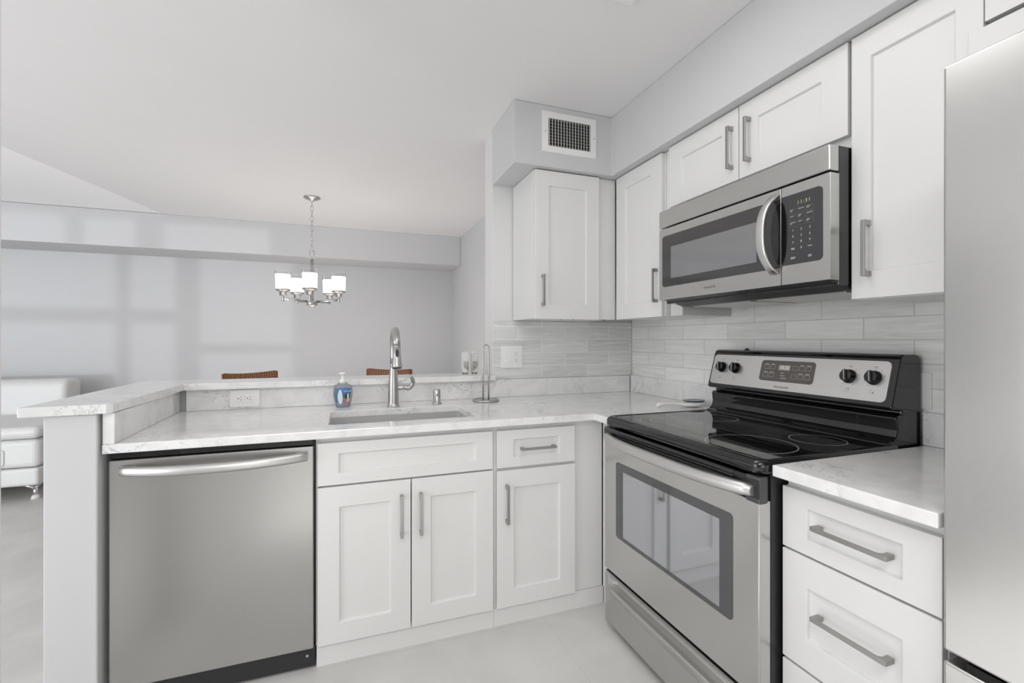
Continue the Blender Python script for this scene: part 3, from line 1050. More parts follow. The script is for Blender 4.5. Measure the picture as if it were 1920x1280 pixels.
o = thing('wall_outlet', 'white horizontal outlet plate on the quartz upstand near the dishwasher', 'outlet', (-0.452, 2.457, 0.926))
F = FY(2.4575)
mb = MB()
plate(mb, F, rrect(-0.514, -0.390, 0.886, 0.967, 0.004, 3), 0, 0.006)
mb.build('cover_plate', M['plate'], o, bevel=0.0015)
mb = MB()
plate(mb, F, rrect(-0.488, -0.416, 0.910, 0.943, 0.004, 3), 0.0055, 0.0088)
mb.build('receptacle', M['plate'], o, bevel=0.0006)
receptacle(F, o, -0.452, 0.9265, True)
for z in (0.919, 0.933):
    fbox(MB_ := MB(), F, -0.4555, -0.4485, z, z + 0.003, 0.0087, 0.0094)
    MB_.build('test_button', M['print'], o)

o = thing('wall_outlet', 'white double plate with rocker switch and outlet on the tiled back wall', 'outlet', (0.8965, 2.475, 1.104))
F = FY(2.4745)
mb = MB()
plate(mb, F, rrect(0.831, 0.962, 1.040, 1.168, 0.004, 3), 0, 0.006)
mb.build('cover_plate', M['plate'], o, bevel=0.0015)
mb = MB()
plate(mb, F, rrect(0.857, 0.890, 1.070, 1.138, 0.003, 3), 0.0055, 0.0095)
mb.build('rocker_switch', M['plate'], o, bevel=0.001)
mb = MB()
plate(mb, F, rrect(0.905, 0.938, 1.070, 1.138, 0.003, 3), 0.0055, 0.0088)
mb.build('receptacle', M['plate'], o, bevel=0.0006)
receptacle(F, o, 0.9215, 1.104)

o = thing('wall_outlet', 'white outlet plate on the right wall, mostly hidden behind the range control panel', 'outlet', (1.714, 0.935, 1.04))
F = FX(1.7145)
mb = MB()
plate(mb, F, rrect(0.885, 0.960, 0.985, 1.10, 0.004, 3), 0, 0.006)
mb.build('cover_plate', M['plate'], o, bevel=0.0015)
receptacle(FX(1.7172), o, 0.9225, 1.0425)

# ------------------------------------------------------------------ air vent in the soffit
v = thing('air_vent', 'white metal air vent grille on the soffit above the corner cabinets', 'vent', (1.086, 2.116, 2.262))
F = FY(2.1165)
u0, u1, z0, z1 = 0.931, 1.242, 2.158, 2.366
a0, a1, b0, b1 = 0.963, 1.207, 2.190, 2.331
mb = MB()
bm = mb.bm
mk = lambda a, b, c_, e_, d_: [bm.verts.new(F(u, z, d_)) for u, z in ((a, c_), (b, c_), (b, e_), (a, e_))]
A0, A1 = mk(u0, u1, z0, z1, 0.0), mk(u0 + 0.002, u1 - 0.002, z0 + 0.002, z1 - 0.002, 0.006)
B1, B0 = mk(a0, a1, b0, b1, 0.008), mk(a0, a1, b0, b1, 0.0)
for P_, Q_ in ((A0, A1), (A1, B1), (B1, B0), (B0, A0)):
    for i in range(4):
        mb._f([P_[i], P_[(i + 1) % 4], Q_[(i + 1) % 4], Q_[i]])
mb.build('vent_frame', M['trim'], v)
mb = MB()
fbox(mb, F, a0, a1, b0, b1, 0.0002, 0.0008)
mb.build('vent_duct', M['cavity'], v)
mb = MB()
n = 15
for k in range(n):
    u = a0 + 0.006 + (a1 - a0 - 0.012) * k / (n - 1)
    mb.loft([[F(u + p_, b0, q_) for p_, q_ in ((-0.0022, 0.0075), (-0.0010, 0.0075), (0.0040, 0.0022), (0.0028, 0.0022))],
             [F(u + p_, b1, q_) for p_, q_ in ((-0.0022, 0.0075), (-0.0010, 0.0075), (0.0040, 0.0022), (0.0028, 0.0022))]], 0, False)
mb.build('louvers', M['trim'], v)
mb = MB()
for k in range(9):
    z = b0 + 0.007 + (b1 - b0 - 0.014) * k / 8
    fbox(mb, F, a0, a1, z - 0.0026, z + 0.0026, 0.0009, 0.0018)
mb.build('damper_blades', plain('vent_grey', (0.13, 0.13, 0.13), 0.5), v)
for u, z in ((0.947, 2.262), (1.226, 2.262)):
    MB().lathe([(0.0028, -0.0085), (0.0028, -0.0060)], (u, 2.1165, z), 8, axis='Y').build('screw', M['engrave'], v)

# ------------------------------------------------------------------ ceiling light over the kitchen
cl = thing('ceiling_light', 'flush white kitchen ceiling light, only a corner showing at the top', 'ceiling light', (0.34, 1.07, CEIL))
mb = MB()
x0, x1, y0, y1 = -0.200, 0.950, 0.764, 1.374
for P_ in ((x0, x1, y0, y0 + 0.022), (x0, x1, y1 - 0.022, y1), (x0, x0 + 0.022, y0 + 0.022, y1 - 0.022), (x1 - 0.022, x1, y0 + 0.022, y1 - 0.022)):
    mb.box(P_[0], P_[1], P_[2], P_[3], CEIL - 0.010, CEIL - 0.0005)
mb.build('light_frame', M['trim'], cl, bevel=0.002)
MB().box(x0 + 0.023, x1 - 0.023, y0 + 0.023, y1 - 0.023, CEIL - 0.007, CEIL - 0.003).build('diffuser', M['diffuser'], cl)

# ------------------------------------------------------------------ dishwasher
dw = thing('dishwasher', 'stainless steel dishwasher with bowed bar handle under the counter', 'dishwasher', (-0.41, 2.1, 0))
DX0, DX1 = -0.710, -0.113
MB().box(-0.717, -0.108, 1.835, 2.40, 0.012, 0.842).build('tub_housing', M['black_m'], dw)
MB().box(DX0 + 0.004, DX1 - 0.002, 1.802, 1.834, 0.8225, 0.8435).build('control_strip', M['black'], dw, bevel=0.001)
MB().box(DX0, DX1, 1.792, 1.834, 0.087, 0.819).build('door_panel', M['steel_dw'], dw, bevel=0.004, seg=3)
MB().box(-0.717, -0.108, 1.816, 1.8345, 0.011, 0.0855).build('kick_plate', M['black_m'], dw, bevel=0.001)
mb = MB()
n = 24
rings = []
for k in range(n + 1):
    q = -1 + 2 * k / n
    x = -0.404 + q * 0.272
    y = 1.722 + 0.058 * abs(q) ** 2.3
    h = 0.0155
    sec = [(0.014, -0.6 * h), (0.010, -h), (-0.004, -0.97 * h), (-0.010, -0.55 * h), (-0.0115, 0.0), (-0.010, 0.55 * h), (-0.004, 0.97 * h), (0.010, h), (0.014, 0.6 * h)]
    rings.append([(x, y + a_, 0.786 + b_) for a_, b_ in sec])
mb.loft(rings, 0, True)
mb.box(-0.664, -0.640, 1.785, 1.793, 0.774, 0.798)
mb.box(-0.168, -0.144, 1.785, 1.793, 0.774, 0.798)
mb.build('handle', M['handle_steel'], dw)
mb = MB().lathe([(0.005, -0.003), (0.005, 0.001)], (-0.135, 1.8155, 0.052), 10, axis='Y')
mb.build('screw', M['nickel'], dw)

# ------------------------------------------------------------------ electric range
rg_ = thing('range', 'stainless steel freestanding electric range with black glass cooktop', 'range', (1.36, 1.28, 0))
RY0, RY1 = 0.9035, 1.662
XD = 1.060            # back of the oven door
Fd = FX(XD)
MB().box(XD + 0.002, 1.695, RY0, RY1, 0.035, 0.845).build('range_body', M['black_m'], rg_, bevel=0.002)
for x in (1.13, 1.64):
    for y in (0.94, 1.62):
        MB().lathe([(0.016, 0.0), (0.016, 0.036)], (x, y, 0.0), 12).build('levelling_foot', M['black_m'], rg_)
# cooktop rim: rounded front, glass set inside
ZC = 0.882
out = rrect(1.018, 1.60, 0.899, 1.668, 0.030, 5)
out2 = rrect(1.022, 1.60, 0.902, 1.665, 0.030, 5)
inn = rrect(1.062, 1.575, 0.917, 1.650, 0.012, 5)
mb = MB()
mb.loft([[(a_, b_, 0.8465) for a_, b_ in rrect(1.030, 1.60, 0.903, 1.664, 0.026, 5)], [(a_, b_, 0.850) for a_, b_ in out], [(a_, b_, 0.872) for a_, b_ in out], [(a_, b_, 0.880) for a_, b_ in out2],
         [(a_, b_, ZC + 0.003) for a_, b_ in rrect(1.032, 1.59, 0.907, 1.660, 0.026, 5)], [(a_, b_, ZC + 0.0015) for a_, b_ in rrect(1.054, 1.58, 0.913, 1.654, 0.014, 5)], [(a_, b_, ZC - 0.002) for a_, b_ in inn]], 0, True, caps=True)
mb.build('cooktop_frame', M['black'], rg_)
mb = MB().zprism(inn, ZC - 0.0018, ZC - 0.0002)
cg = mb.build('cooktop_glass', M['ceran'], rg_)
for (bx, by, rs) in ((1.178, 1.078, (0.128,)), (1.425, 1.042, (0.078,)), (1.205, 1.480, (0.115, 0.076)), (1.430, 1.470, (0.078,))):
    for r_ in rs:
        mb = MB()
        for k in range(64):
            a_, b_ = 2 * PI * k / 64, 2 * PI * (k + 1) / 64
            P_ = [(bx + q * math.cos(w), by + q * math.sin(w)) for q, w in ((r_, a_), (r_, b_), (r_ + 0.002, b_), (r_ + 0.002, a_))]
            mb._f([mb.bm.verts.new((x, y, ZC + 0.0001)) for x, y in P_])
        bmesh.ops.remove_doubles(mb.bm, verts=mb.bm.verts, dist=1e-6)
        mb.build('burner_ring', M['ring'], cg)

# vent trim between cooktop and door
mb = MB()
mb.yprism([(1.050, 0.775), (1.024, 0.775), (1.016, 0.785), (1.016, 0.832), (1.022, 0.840), (1.050, 0.842)], RY0 - 0.003, RY1 + 0.003)
mb.build('door_top_trim', M['black'], rg_, bevel=0.002)
mb = MB()
for z in (0.8345, 0.8245, 0.8145, 0.8045):
    fbox(mb, FX(1.016), 0.985, 1.575, z - 0.0022, z + 0.0022, -0.0002, 0.0016)
mb.build('vent_ribs', plain('vent_rib', (0.05, 0.05, 0.052), 0.2), rg_)
# oven door
dr_ = None
mb = MB()
fbox(mb, FX(XD), RY0 - 0.002, RY1 + 0.002, 0.253, 0.776, 0.0, 0.041)
door = mb.build('oven_door', M['steel_v'], rg_, bevel=0.004, seg=3)
mb = MB()
plate(mb, FX(1.019), rrect(0.989, 1.578, 0.412, 0.714, 0.014, 5), -0.002, 0.0012)
wf = mb.build('window_border', M['ovenframe'], door)
mb = MB()
plate(mb, FX(1.0178), rrect(1.037, 1.527, 0.428, 0.684, 0.003, 3), 0.0, 0.0006)
mb.build('window_glass', M['ovenglass'], wf)
# bowed door handle
mb = MB()
rings = []
n = 28
for k in range(n + 1):
    q = -1 + 2 * k / n
    y = 1.2825 + q * 0.366
    x = 0.966 + 0.048 * abs(q) ** 3.2
    h = 0.0185 * (1 if abs(q) < 0.97 else 0.72)
    sec = [(0.014, -0.7 * h), (0.008, -h), (-0.006, -0.9 * h), (-0.0125, -0.45 * h), (-0.014, 0.0), (-0.0125, 0.45 * h), (-0.006, 0.9 * h), (0.008, h), (0.014, 0.7 * h)]
    rings.append([(x + a_, y, 0.803 + b_) for a_, b_ in sec])
mb.loft(rings, 0, True)
mb.build('handle', M['handle_steel'], door)
for a_, b_, c_ in ((0.899, 0.945, 0.770), (1.627, 1.6655, 0.778)):
    fbox(MB_ := MB(), FX(1.017), a_, b_, c_, 0.842, -0.03, 0.0)
    MB_.build('handle_bracket', M['grey_d'], door, bevel=0.004)
# storage drawer with a scooped pull
mb = MB()
prof = [(1.060, 0.028), (1.026, 0.028), (1.021, 0.034), (1.019, 0.148), (1.011, 0.166), (1.005, 0.182), (1.007, 0.190), (1.022, 0.195), (1.040, 0.203), (1.042, 0.214), (1.034, 0.229), (1.024, 0.240), (1.060, 0.240)]
flat_ = [(1.060, 0.028), (1.026, 0.028), (1.021, 0.034), (1.020, 0.148), (1.020, 0.166), (1.020, 0.182), (1.020, 0.190), (1.020, 0.195), (1.020, 0.203), (1.020, 0.214), (1.020, 0.229), (1.022, 0.240), (1.060, 0.240)]
rings = []
for y, w_ in ((RY0, 0), (0.925, 0), (0.945, 0.5), (0.97, 1), (1.0, 1), (1.56, 1), (1.60, 1), (1.622, 0.5), (1.642, 0), (RY1, 0)):
    rings.append([(a_[0] * (1 - w_) + b_[0] * w_, y, a_[1] * (1 - w_) + b_[1] * w_) for a_, b_ in zip(flat_, prof)])
mb.loft(rings, 0, False)
for f_ in mb.bm.faces:
    f_.smooth = False
mb.build('storage_drawer', M['steel_h'], rg_, bevel=0.0015)
MB().box(1.0235, 1.060, RY0 + 0.002, RY1 - 0.002, 0.2403, 0.2425).build('drawer_gap_strip', M['black_m'], rg_)  # added black strip that darkens the gap above the drawer
# backguard
mb = MB()
prof = [(1.700, 0.846), (1.700, 1.140), (1.692, 1.154), (1.676, 1.158), (1.618, 1.158), (1.606, 1.152), (1.600, 1.143), (1.560, 1.002), (1.558, 0.994), (1.566, 0.988), (1.606, 0.986), (1.606, 0.972), (1.588, 0.970), (1.581, 0.962), (1.584, 0.945), (1.586, 0.925), (1.580, 0.905), (1.566, 0.892), (1.548, 0.8845), (1.548, 0.846)]
mb.yprism(prof, RY0 + 0.003, RY1 - 0.003)
bg = mb.build('backguard', M['black'], rg_, bevel=0.005, seg=3)
B0v = Vector((1.5605, 0, 1.0045))
DIR = Vector((0.040, 0, 0.141)).normalized()
NRM = Vector((-DIR.z, 0, DIR.x))


def FP(u, s_, d):       # on the tilted control face: u = Y, s = distance up the face
    p_ = B0v + DIR * s_ + NRM * d
    return (p_.x, u, p_.z)


mb = MB()
plate(mb, FP, rrect(0.926, 1.648, 0.004, 0.136, 0.016, 5), 0.0, 0.002)
cp = mb.build('control_panel', M['steel_bright'], bg)
mb = MB()
plate(mb, FP, rrect(1.166, 1.392, 0.038, 0.121, 0.012, 5), 0.0018, 0.0032)
dp = mb.build('touch_panel', M['ctrl_brown'], cp)
mb = MB()
plate(mb, FP, rrect(1.263, 1.312, 0.083, 0.104, 0.001, 2), 0.003, 0.0038)
lc = mb.build('clock_display', [M['lcd'], M['lcd_dig']], cp)
TX, TY = (0, -1, 0), tuple(DIR)
mb = MB()
text_into(mb, '10:32', 0.019, FP(1.2875, 0.0935, 0.0042), TX, TY)
mb.build('clock_digits', M['lcd_dig'], cp)
for us, w_ in (((1.365, 1.338), 0.011), ((1.243,), 0.010), ((1.216, 1.190), 0.010)):
    for s_ in (0.094, 0.062):
        for u in us:
            mb = MB()
            for (p0, p1, q0, q1) in ((-w_, w_, -0.0085, -0.0078), (-w_, w_, 0.0078, 0.0085), (-w_, -w_ + 0.0007, -0.008, 0.008), (w_ - 0.0007, w_, -0.008, 0.008)):
                fbox(mb, FP, u + p0, u + p1, s_ + q0, s_ + q1, 0.0034, 0.0038)
            if u != 1.243:
                fbox(mb, FP, u - 0.0075, u + 0.0085, s_ + 0.0103, s_ + 0.0127, 0.0034, 0.0039)
            mb.build('touch_key', M['print'], dp)
mb = MB()
for u, s_, w_ in ((1.293, 0.072, 0.006), (1.290, 0.062, 0.009), (1.285, 0.052, 0.012)):
    fbox(mb, FP, u - w_, u + w_, s_ - 0.0012, s_ + 0.0012, 0.0034, 0.0039)
mb.build('status_print', M['print'], dp)
mb = MB()
text_into(mb, 'FRIGIDAIRE', 0.0118, FP(1.287, 0.0165, 0.0024), TX, TY, spacing=1.08)
mb.build('brand_lettering', M['logo'], cp)
# printed marks round the knobs
KN = ((1.593, 0.079, 0.004, -0.0485), (1.517, 0.079, 0.004, -0.042), (1.046, 0.079, -0.004, -0.042), (0.969, 0.080, -0.004, -0.0485))
for (u, s_, du, ds) in KN:
    mb = MB()
    for k in range(9):
        a_ = math.radians(-60 + 300 * k / 8 - 90)
        uu, ss = u + 0.030 * math.sin(a_), s_ + 0.030 * math.cos(a_)
        fbox(mb, FP, uu - 0.0012, uu + 0.0012, ss - 0.0012, ss + 0.0012, 0.0019, 0.0023)
    fbox(mb, FP, u - 0.005, u + 0.005, s_ + 0.0345, s_ + 0.0365, 0.0019, 0.0023)
    for (p0, p1, q0, q1) in ((-0.006, 0.006, -0.0505, -0.0500), (-0.006, 0.006, -0.0405, -0.0400), (-0.006, -0.0055, -0.0505, -0.040), (0.0055, 0.006, -0.0505, -0.040)):
        fbox(mb, FP, u + p0, u + p1, s_ + q0, s_ + q1, 0.0019, 0.0023)
    fbox(mb, FP, u + du - 0.0017, u + du + 0.0017, s_ + ds - 0.0017, s_ + ds + 0.0017, 0.0019, 0.0024)
    mb.build('dial_marking', M['logo'], cp)
for (u, s_, _a, _b) in KN:
    k0 = Vector(FP(u, s_, 0.002))
    rings = []
    for r_, d_ in ((0.0235, 0.0), (0.0235, 0.004), (0.021, 0.007), (0.0195, 0.020), (0.018, 0.022)):
        rings.append([FP(u + r_ * math.cos(2 * PI * k / 28), s_ + r_ * math.sin(2 * PI * k / 28), 0.0021 + d_) for k in range(28)])
    mb = MB().loft(rings, 0, True)
    kn = mb.build('knob', M['black'], cp)
    mb = MB()
    ca, sa = math.cos(math.radians(12)), math.sin(math.radians(12))
    rot = lambda a_, b_: (u + a_ * ca + b_ * sa, s_ + a_ * -sa + b_ * ca)
    g0 = [rot(a_, b_) for a_, b_ in ((-0.0055, -0.019), (0.0055, -0.019), (0.0055, 0.019), (-0.0055, 0.019))]
    plate(mb, FP, g0, 0.018, 0.030)
    mb.build('knob_grip', M['black_m'], kn, bevel=0.002)
    mb = MB()
    g1 = [rot(a_, b_) for a_, b_ in ((-0.0012, -0.017), (0.0012, -0.017), (0.0012, 0.017), (-0.0012, 0.017))]
    plate(mb, FP, g1, 0.0298, 0.0304)
    mb.build('knob_pointer', M['print'], kn)
mb = MB().lathe([(0.012, 0), (0.010, 0.004), (0.005, 0.0055), (0.005, 0.009)], (1.64, 1.515, 1.1575), 14)
mb.build('vent_cap', M['black_m'], bg)

# ------------------------------------------------------------------ microwave
mw = thing('microwave', 'stainless over-the-range microwave mounted between the wall cabinets', 'microwave', (1.5, 1.29, 1.375))
XM = 1.300
MY0, MY1, MZ0, MZ1 = 0.9125, 1.670, 1.374, 1.765
MB().box(1.338, 1.712, MY0 + 0.002, MY1 - 0.002, 1.362, MZ1 + 0.002).build('microwave_body', M['black'], mw, bevel=0.003)
Fm = FX(1.337)
mb = MB()
fbox(mb, Fm, MY0, MY1, 1.6905, MZ1, 0, 0.039)
mb.build('top_band', M['steel_h'], mw, bevel=0.004, seg=3)
mb = MB()
fbox(mb, Fm, 1.0705, MY1, 1.3765, 1.6845, 0, 0.037)
mdoor = mb.build('microwave_door', M['steel_h'], mw, bevel=0.0005, seg=1)
mb = MB()
fbox(mb, Fm, MY0, 1.0672, 1.3765, 1.6845, 0, 0.037)
mpan = mb.build('control_section', M['steel_h'], mw, bevel=0.0005, seg=1)
fbox(MB_ := MB(), Fm, 1.0674, 1.0703, 1.377, 1.684, 0, 0.0365)
MB_.build('door_seam', M['black_m'], mw)
mb = MB()
poly = rrect(1.075, 1.648, 1.432, 1.652, 0.014, 5)
plate(mb, FX(XM), [(max(1.0712, u) if u > 1.1 else 1.0712, z) for u, z in poly], -0.001, 0.0012)
mwf = mb.build('window_border', M['mwframe'], mdoor)
mb = MB()
plate(mb, FX(XM - 0.0012), rrect(1.160, 1.592, 1.465, 1.600, 0.002, 2), 0, 0.0006)
mb.build('window_screen', M['mwglass'], mwf)
mb = MB()   # dark finger recess behind the handle
lens = [(1.0712 + 0.034 * math.cos(a_), 1.541 + 0.098 * math.sin(a_)) for a_ in [(-PI / 2 + PI * k / 16) for k in range(17)]]
plate(mb, FX(XM - 0.0012), lens, 0, 0.0010)
mb.build('finger_recess', M['black'], mdoor)
mb = MB()
rings = []
for k in range(21):
    q = -1 + 2 * k / 20
    z = 1.5405 + q * 0.127
    d_ = 0.048 * (1 - abs(q) ** 3.0)
    ny = 1.101 - 0.012 * abs(q) ** 2
    sec = rrect(-0.0145, 0.0145, -0.006, 0.006, 0.004, 2)
    rings.append([(XM - 0.004 - d_ + b_, ny + a_, z) for a_, b_ in sec])
mb.loft(rings, 0, True)
mb.build('handle', M['steel_bright'], mdoor)
mb = MB()
text_into(mb, 'FRIGIDAIRE', 0.0108, (XM - 0.0005, 1.3725, 1.404), (0, -1, 0), (0, 0, 1), spacing=1.08)
mb.build('brand_lettering', M['logo'], mdoor)
mb = MB()
poly = rrect(0.934, 1.08, 1.437, 1.654, 0.014, 5)
plate(mb, FX(XM), [(u if u < 1.05 else 1.0668, z) for u, z in poly], -0.001, 0.0012)
mcp = mb.build('control_panel', M['ctrl'], mpan)
mb = MB()
lens = [(1.0668 - 0.020 * math.cos(a_), 1.541 + 0.098 * math.sin(a_)) for a_ in [(-PI / 2 + PI * k / 16) for k in range(17)]]
plate(mb, FX(XM - 0.0011), lens, 0, 0.0008)
mb.build('finger_recess', M['black'], mpan)
mb = MB()
text_into(mb, '11:31', 0.0155, (XM - 0.0016, 0.992, 1.6235), (0, -1, 0), (0, 0, 1), spacing=1.3)
mb.build('clock_digits', M['led'], mpan)
Fk = FX(XM - 0.0011)
mb = MB()
for r_ in range(3):
    for k in range(3):
        u, z = 1.0265 - 0.027 * k, 1.600 - 0.0195 * r_
        for (p0, p1, q0, q1) in ((-0.0112, 0.0112, -0.0078, -0.0073), (-0.0112, 0.0112, 0.0073, 0.0078), (-0.0112, -0.0107, -0.0078, 0.0078), (0.0107, 0.0112, -0.0078, 0.0078)):
            fbox(mb, Fk, u + p0, u + p1, z + q0, z + q1, 0, 0.0006)
mb.build('key_outlines', M['print_dim'], mpan)
mb = MB()
for r_ in range(3):
    for k in range(3):
        u, z = 1.0265 - 0.027 * k, 1.600 - 0.0195 * r_
        w_ = (0.005, 0.006, 0.009)[(r_ + 2 * k) % 3]
        fbox(mb, Fk, u + 0.010 - 2 * w_, u + 0.010, z + 0.004, z + 0.0055, 0, 0.0007)
        if (r_ + k) % 2 == 0:
            fbox(mb, Fk, u + 0.003, u + 0.010, z + 0.0005, z + 0.0017, 0, 0.0007)
mb.build('key_lettering', M['print'], mpan)
mb = MB()
for r_, row in enumerate(('123', '456', '789', ' 0 ')):
    for k, ch in enumerate(row):
        if ch != ' ':
            text_into(mb, ch, 0.0105, (XM - 0.0016, 1.0275 - 0.0275 * k, 1.5415 - 0.0188 * r_), (0, -1, 0), (0, 0, 1))
mb.build('number_lettering', M['print'], mpan)
mb = MB()
for u, z, w_ in ((1.0275, 1.4865, 0.006), (1.0275, 1.4835, 0.005), (0.9725, 1.4855, 0.0065), (1.0275, 1.4585, 0.008), (1.0275, 1.4550, 0.007), (0.9725, 1.4580, 0.0055), (0.9725, 1.4540, 0.0055)):
    fbox(mb, Fk, u - w_, u + w_, z - 0.0009, z + 0.0009, 0, 0.0007)
mb.build('key_print', M['print'], mpan)
# underside: chamfered skirt, lamp lens and grease filters
mb = MB()
mb.yprism([(1.302, 1.3755), (1.335, 1.3755), (1.70, 1.3615), (1.70, 1.352), (1.40, 1.350), (1.345, 1.366)], MY0 + 0.004, MY1 - 0.03)
mb.build('bottom_pan', M['black_m'], mw)
for a_, b_ in ((0.95, 1.27), (1.30, 1.60)):
    MB().box(1.42, 1.66, a_, b_, 1.3465, 1.3525).build('grease_filter', M['nickel'], mw, bevel=0.002)

# ------------------------------------------------------------------ refrigerator
fr = thing('refrigerator', 'stainless steel bottom-freezer refrigerator at the right edge', 'refrigerator', (1.4, 0.1, 0))
FY0, FY1 = -0.315, 0.527
MB().box(1.125, 1.700, FY0 + 0.01, FY1 - 0.006, 0.03, 1.695).build('refrigerator_body', plain('fridge_side_grey', (0.42, 0.42, 0.42), 0.45), fr, bevel=0.004)


def curved_door(z0, z1):
    mb = MB()
    rings = []
    for k in range(17):
        q = k / 16
        y = FY0 + (FY1 - FY0) * q
        x = 1.052 - 0.010 * (1 - (2 * q - 1) ** 2)
        rings.append([(1.120, y, z0), (x, y, z0), (x, y, z1), (1.120, y, z1)])
    mb.loft(rings, 0, False)
    for f_ in mb.bm.faces:
        if abs(f_.normal.x) > 0.9:
            f_.smooth = True
    return mb


curved_door(0.624, 1.716).build('refrigerator_door', M['steel_v'], fr, bevel=0.005, seg=3)
curved_door(0.075, 0.604).build('freezer_drawer', M['steel_v'], fr, bevel=0.005, seg=3)
MB().box(1.085, 1.124, FY0 + 0.02, FY1 - 0.02, 0.606, 0.6225).build('grip_recess', M['black'], fr)
MB().box(1.10, 1.124, FY0 + 0.02, FY1 - 0.01, 0.0, 0.07).build('kick_grille', M['black_m'], fr)

# ------------------------------------------------------------------ chandelier
CX, CY = -0.274, 4.166
ch = thing('chandelier', 'five-arm brushed nickel chandelier with lit cylinder glass shades', 'chandelier', (CX, CY, CEIL))
MB().lathe([(0.0, -0.001), (0.066, -0.001), (0.066, -0.006), (0.055, -0.014), (0.020, -0.022), (0.012, -0.034), (0.0, -0.036)], (CX, CY, CEIL), 32, caps=False).build('canopy', M['nickel'], ch)
mb = MB()
zt, zb = CEIL - 0.034, 1.948
nl = 10
step = (zt - zb) / nl
for k in range(nl):
    zc = zt - step * (k + 0.5)
    hl, hw = step * 0.62, 0.0105
    pts = []
    for j in range(14):
        a_ = 2 * PI * j / 14
        w_, h_ = hw * math.cos(a_), hl * math.sin(a_)
        pts.append((CX + (w_ if k % 2 else w_ * 0.35), CY + (w_ * 0.35 if k % 2 else -w_), zc + h_))
    mb.tube(pts, 0.0021, 6, closed=True)
mb.build('chain', M['nickel'], ch)
mb = MB()
for s_ in (-1, 1):
    mb.tube([(CX + s_ * 0.017, CY, 1.878), (CX + s_ * 0.017, CY, 1.945)], 0.0035, 8)
mb.tube([(CX - 0.0165, CY, 1.945), (CX + 0.0165, CY, 1.945)], 0.0035, 8)
mb.tube([(CX - 0.0165, CY, 1.880), (CX + 0.0165, CY, 1.880)], 0.0035, 8)
mb.build('hanger_loop', M['nickel'], ch)
for dx in (-0.0075, 0.0075):
    MB().lathe([(0.0055, 1.505), (0.0055, 1.878)], (CX + dx, CY, 0), 12).build('stem', M['nickel'], ch)
MB().lathe([(0.0, 1.470), (0.010, 1.472), (0.012, 1.482), (0.034, 1.486), (0.042, 1.492), (0.042, 1.524), (0.034, 1.530), (0.012, 1.534), (0.0, 1.535)], (CX, CY, 0), 28, caps=False).build('hub', M['nickel'], ch)
base_a = math.atan2(-CY, -CX)
RA = 0.222
for k in range(5):
    a_ = base_a + math.radians(-4 + 72 * k)
    ux, uy = math.cos(a_), math.sin(a_)
    px, py = CX + ux * RA, CY + uy * RA
    mb = MB()
    sec = rrect(-0.0055, 0.0055, -0.009, 0.009, 0.002, 2)
    mb.tube([(CX + ux * 0.035, CY + uy * 0.035, 1.520), (px, py, 1.535)], 0.0, sec=sec)
    mb.lathe([(0.008, 1.512), (0.009, 1.516), (0.009, 1.556), (0.008, 1.560)], (px, py, 0), 14)
    arm = mb.build('arm', M['nickel'], ch)
    MB().lathe([(0.0, 1.558), (0.026, 1.560), (0.026, 1.588), (0.030, 1.590), (0.052, 1.600), (0.056, 1.606), (0.056, 1.612), (0.0, 1.612)], (px, py, 0), 28, caps=False).build('shade_cup', M['nickel'], arm)
    mb = MB()
    ring = lambda r_, z_: [(px + r_ * math.cos(2 * PI * q / 32), py + r_ * math.sin(2 * PI * q / 32), z_) for q in range(32)]
    mb.loft([ring(0.0555, 1.6135), ring(0.0578, 1.730), ring(0.0563, 1.730), ring(0.0540, 1.6135)], 0, True, closed=True)
    mb.build('frosted_shade', M['frost'], arm)
    mb = MB()
    mb.loft([ring(0.0592, 1.6135), ring(0.0606, 1.758), ring(0.0596, 1.7595), ring(0.0586, 1.758), ring(0.0580, 1.6135)], 0, True, closed=True)
    mb.build('outer_glass', M['lampglass'], arm)
    ld = bpy.data.lights.new('bulb_light', 'POINT')
    ld.energy = 0.25
    ld.color = (1.0, 0.93, 0.84)
    ld.shadow_soft_size = 0.03
    lo = bpy.data.objects.new('bulb_light', ld)
    COL.objects.link(lo)
    lo.parent = ch
    lo.location = (px - CX, py - CY, 1.690 - CEIL)


# ------------------------------------------------------------------ rattan chairs beyond the bar
def chair(label):
    c = thing('dining_chair', label, 'chair', (0, 0, 0), 'rattan dining chairs beyond the bar')
    W2 = 0.20
    mb = MB()   # woven back: gently curved slab with a dip in its top edge
    rings = []
    for k in range(13):
        q = -1 + 2 * k / 12
        x = q * W2
        y = 0.205 + 0.025 * (1 - q * q)
        zt = 0.938 + 0.012 * q * q
        rings.append([(x, y - 0.016, 0.47), (x, y + 0.016, 0.47), (x, y + 0.030, zt - 0.03), (x, y + 0.026, zt), (x, y - 0.006, zt), (x, y - 0.006, zt - 0.03)])
    mb.loft(rings, 0, False)
    bk = mb.build('backrest', M['rattan'], c, bevel=0.006)
    for q in (-1, 1):
        MB().tube([(q * W2, 0.205, 0.45), (q * W2, 0.211, 0.80), (q * W2 * 1.0, 0.216, 0.945)], 0.017, 10).build('back_post', M['rattan'], bk)
    mb = MB()
    mb.box(-0.21, 0.21, -0.22, 0.20, 0.42, 0.465)
    mb.build('seat', M['rattan'], c, bevel=0.012, seg=3)
    for x in (-0.185, 0.185):
        for y in (-0.195, 0.19):
            MB().tube([(x, y, 0.42), (x * 1.03, y * 1.05, 0.0)], [0.02, 0.015], 10).build('leg', M['wood_d'], c)
    for y in (0.19, -0.195):
        MB().tube([(-0.187, y, 0.2), (0.187, y, 0.2)], 0.01, 8).build('stretcher', M['wood_d'], c)
    return c


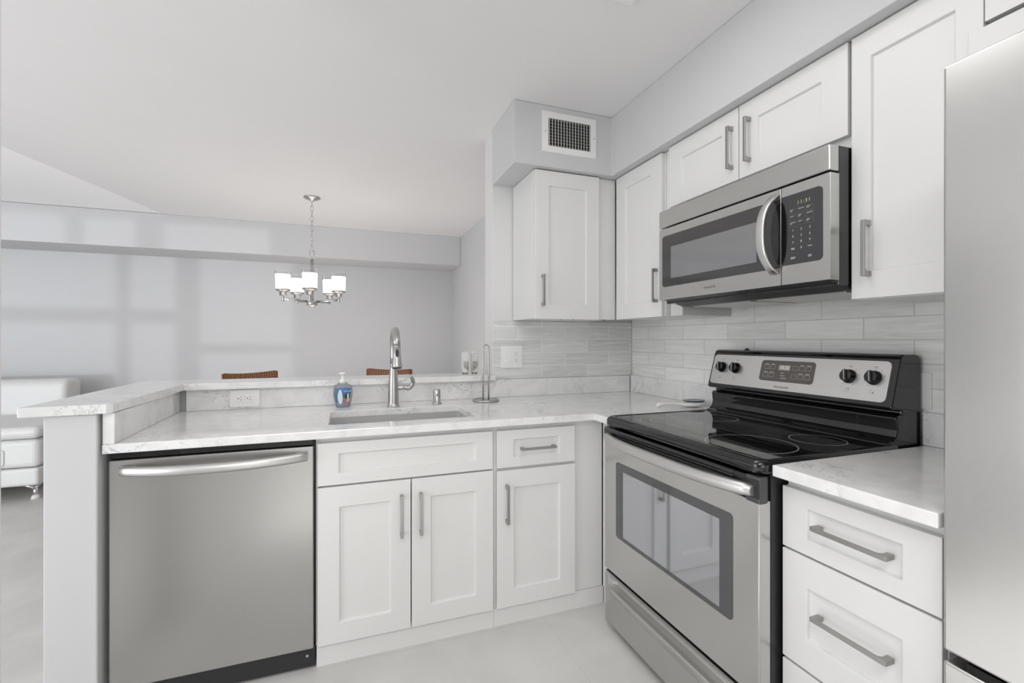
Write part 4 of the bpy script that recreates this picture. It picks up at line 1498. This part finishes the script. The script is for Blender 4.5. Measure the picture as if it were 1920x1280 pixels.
c1 = chair('brown woven rattan chair behind the bar, the one above the outlet')
c2 = c1.copy()
COL.objects.link(c2)
for k in list(c1.children):
    kk = k.copy()
    COL.objects.link(kk)
    kk.parent = c2
    for g in k.children:
        gg = g.copy()
        COL.objects.link(gg)
        gg.parent = kk
c2['label'] = 'brown woven rattan chair behind the bar, partly hidden by the faucet'


def seat_chair(c, ax0, ay0, ax1, ay1):
    """turn a chair so that its top rail runs between two points, facing the kitchen"""
    d_ = Vector((ax1 - ax0, ay1 - ay0, 0)).normalized()
    n_ = Vector((-d_.y, d_.x, 0))
    mid = Vector(((ax0 + ax1) / 2, (ay0 + ay1) / 2, 0)) - n_ * 0.225
    c.location = mid
    c.rotation_euler = (0, 0, math.atan2(d_.y, d_.x))


seat_chair(c1, -0.867, 3.955, -0.560, 4.200)
seat_chair(c2, 0.190, 4.220, 0.520, 4.010)

# ------------------------------------------------------------------ white sofa
so = thing('sofa', 'white leather sofa with chrome legs against the far wall', 'sofa', (-3.3, 4.9, 0))
SX0, SX1 = -4.55, -2.165
mb = MB().box(SX0, SX1, 4.40, 5.42, 0.115, 0.245)
mb.build('base', M['leather'], so, bevel=0.02, seg=3)
mb = MB()
mb.box(SX0 + 0.02, SX1 + 0.0, 4.41, 5.40, 0.247, 0.46)
mb.build('seat_box', M['leather'], so, bevel=0.04, seg=4)
mb = MB()
plate(mb, FY(4.4105), rrect(SX0 + 0.3, -2.36, 0.272, 0.395, 0.02, 4), -0.003, 0.010)
mb.build('stitched_panel', M['leather'], so, bevel=0.006)
for a_, b_ in ((SX0 + 0.03, -3.37), (-3.36, SX1 + 0.01)):
    mb = MB().box(a_, b_, 4.385, 5.19, 0.463, 0.555)
    mb.build('seat_cushion', M['leather'], so, bevel=0.045, seg=4)
for a_, b_ in ((SX0 + 0.02, -3.48), (-3.47, -2.36)):
    mb = MB()
    mb.xprism([(5.16, 0.50), (5.42, 0.48), (5.46, 0.82), (5.42, 0.848), (5.25, 0.848), (5.20, 0.82)], a_, b_)
    mb.build('back_cushion', M['leather'], so, bevel=0.035, seg=4)
for x, y in ((-2.215, 4.47), (-2.215, 5.33), (SX0 + 0.08, 4.47), (SX0 + 0.08, 5.33)):
    mb = MB()
    mb.tube([(x, y, 0.022), (x, y, 0.085)], 0.014, 12)
    mb.tube([(x, y, 0.083), (x + (-0.10 if x > -3 else 0.10), y + 0.02, 0.116)], 0.012, 10)
    mb.tube([(x, y, 0.083), (x + 0.02, y + 0.05, 0.116)], 0.008, 10)
    lg = mb.build('leg', M['chrome'], so)
    MB().lathe([(0.026, 0.0), (0.024, 0.016), (0.017, 0.030)], (x, y, 0.0), 16).build('foot', M['ceramic'], lg)
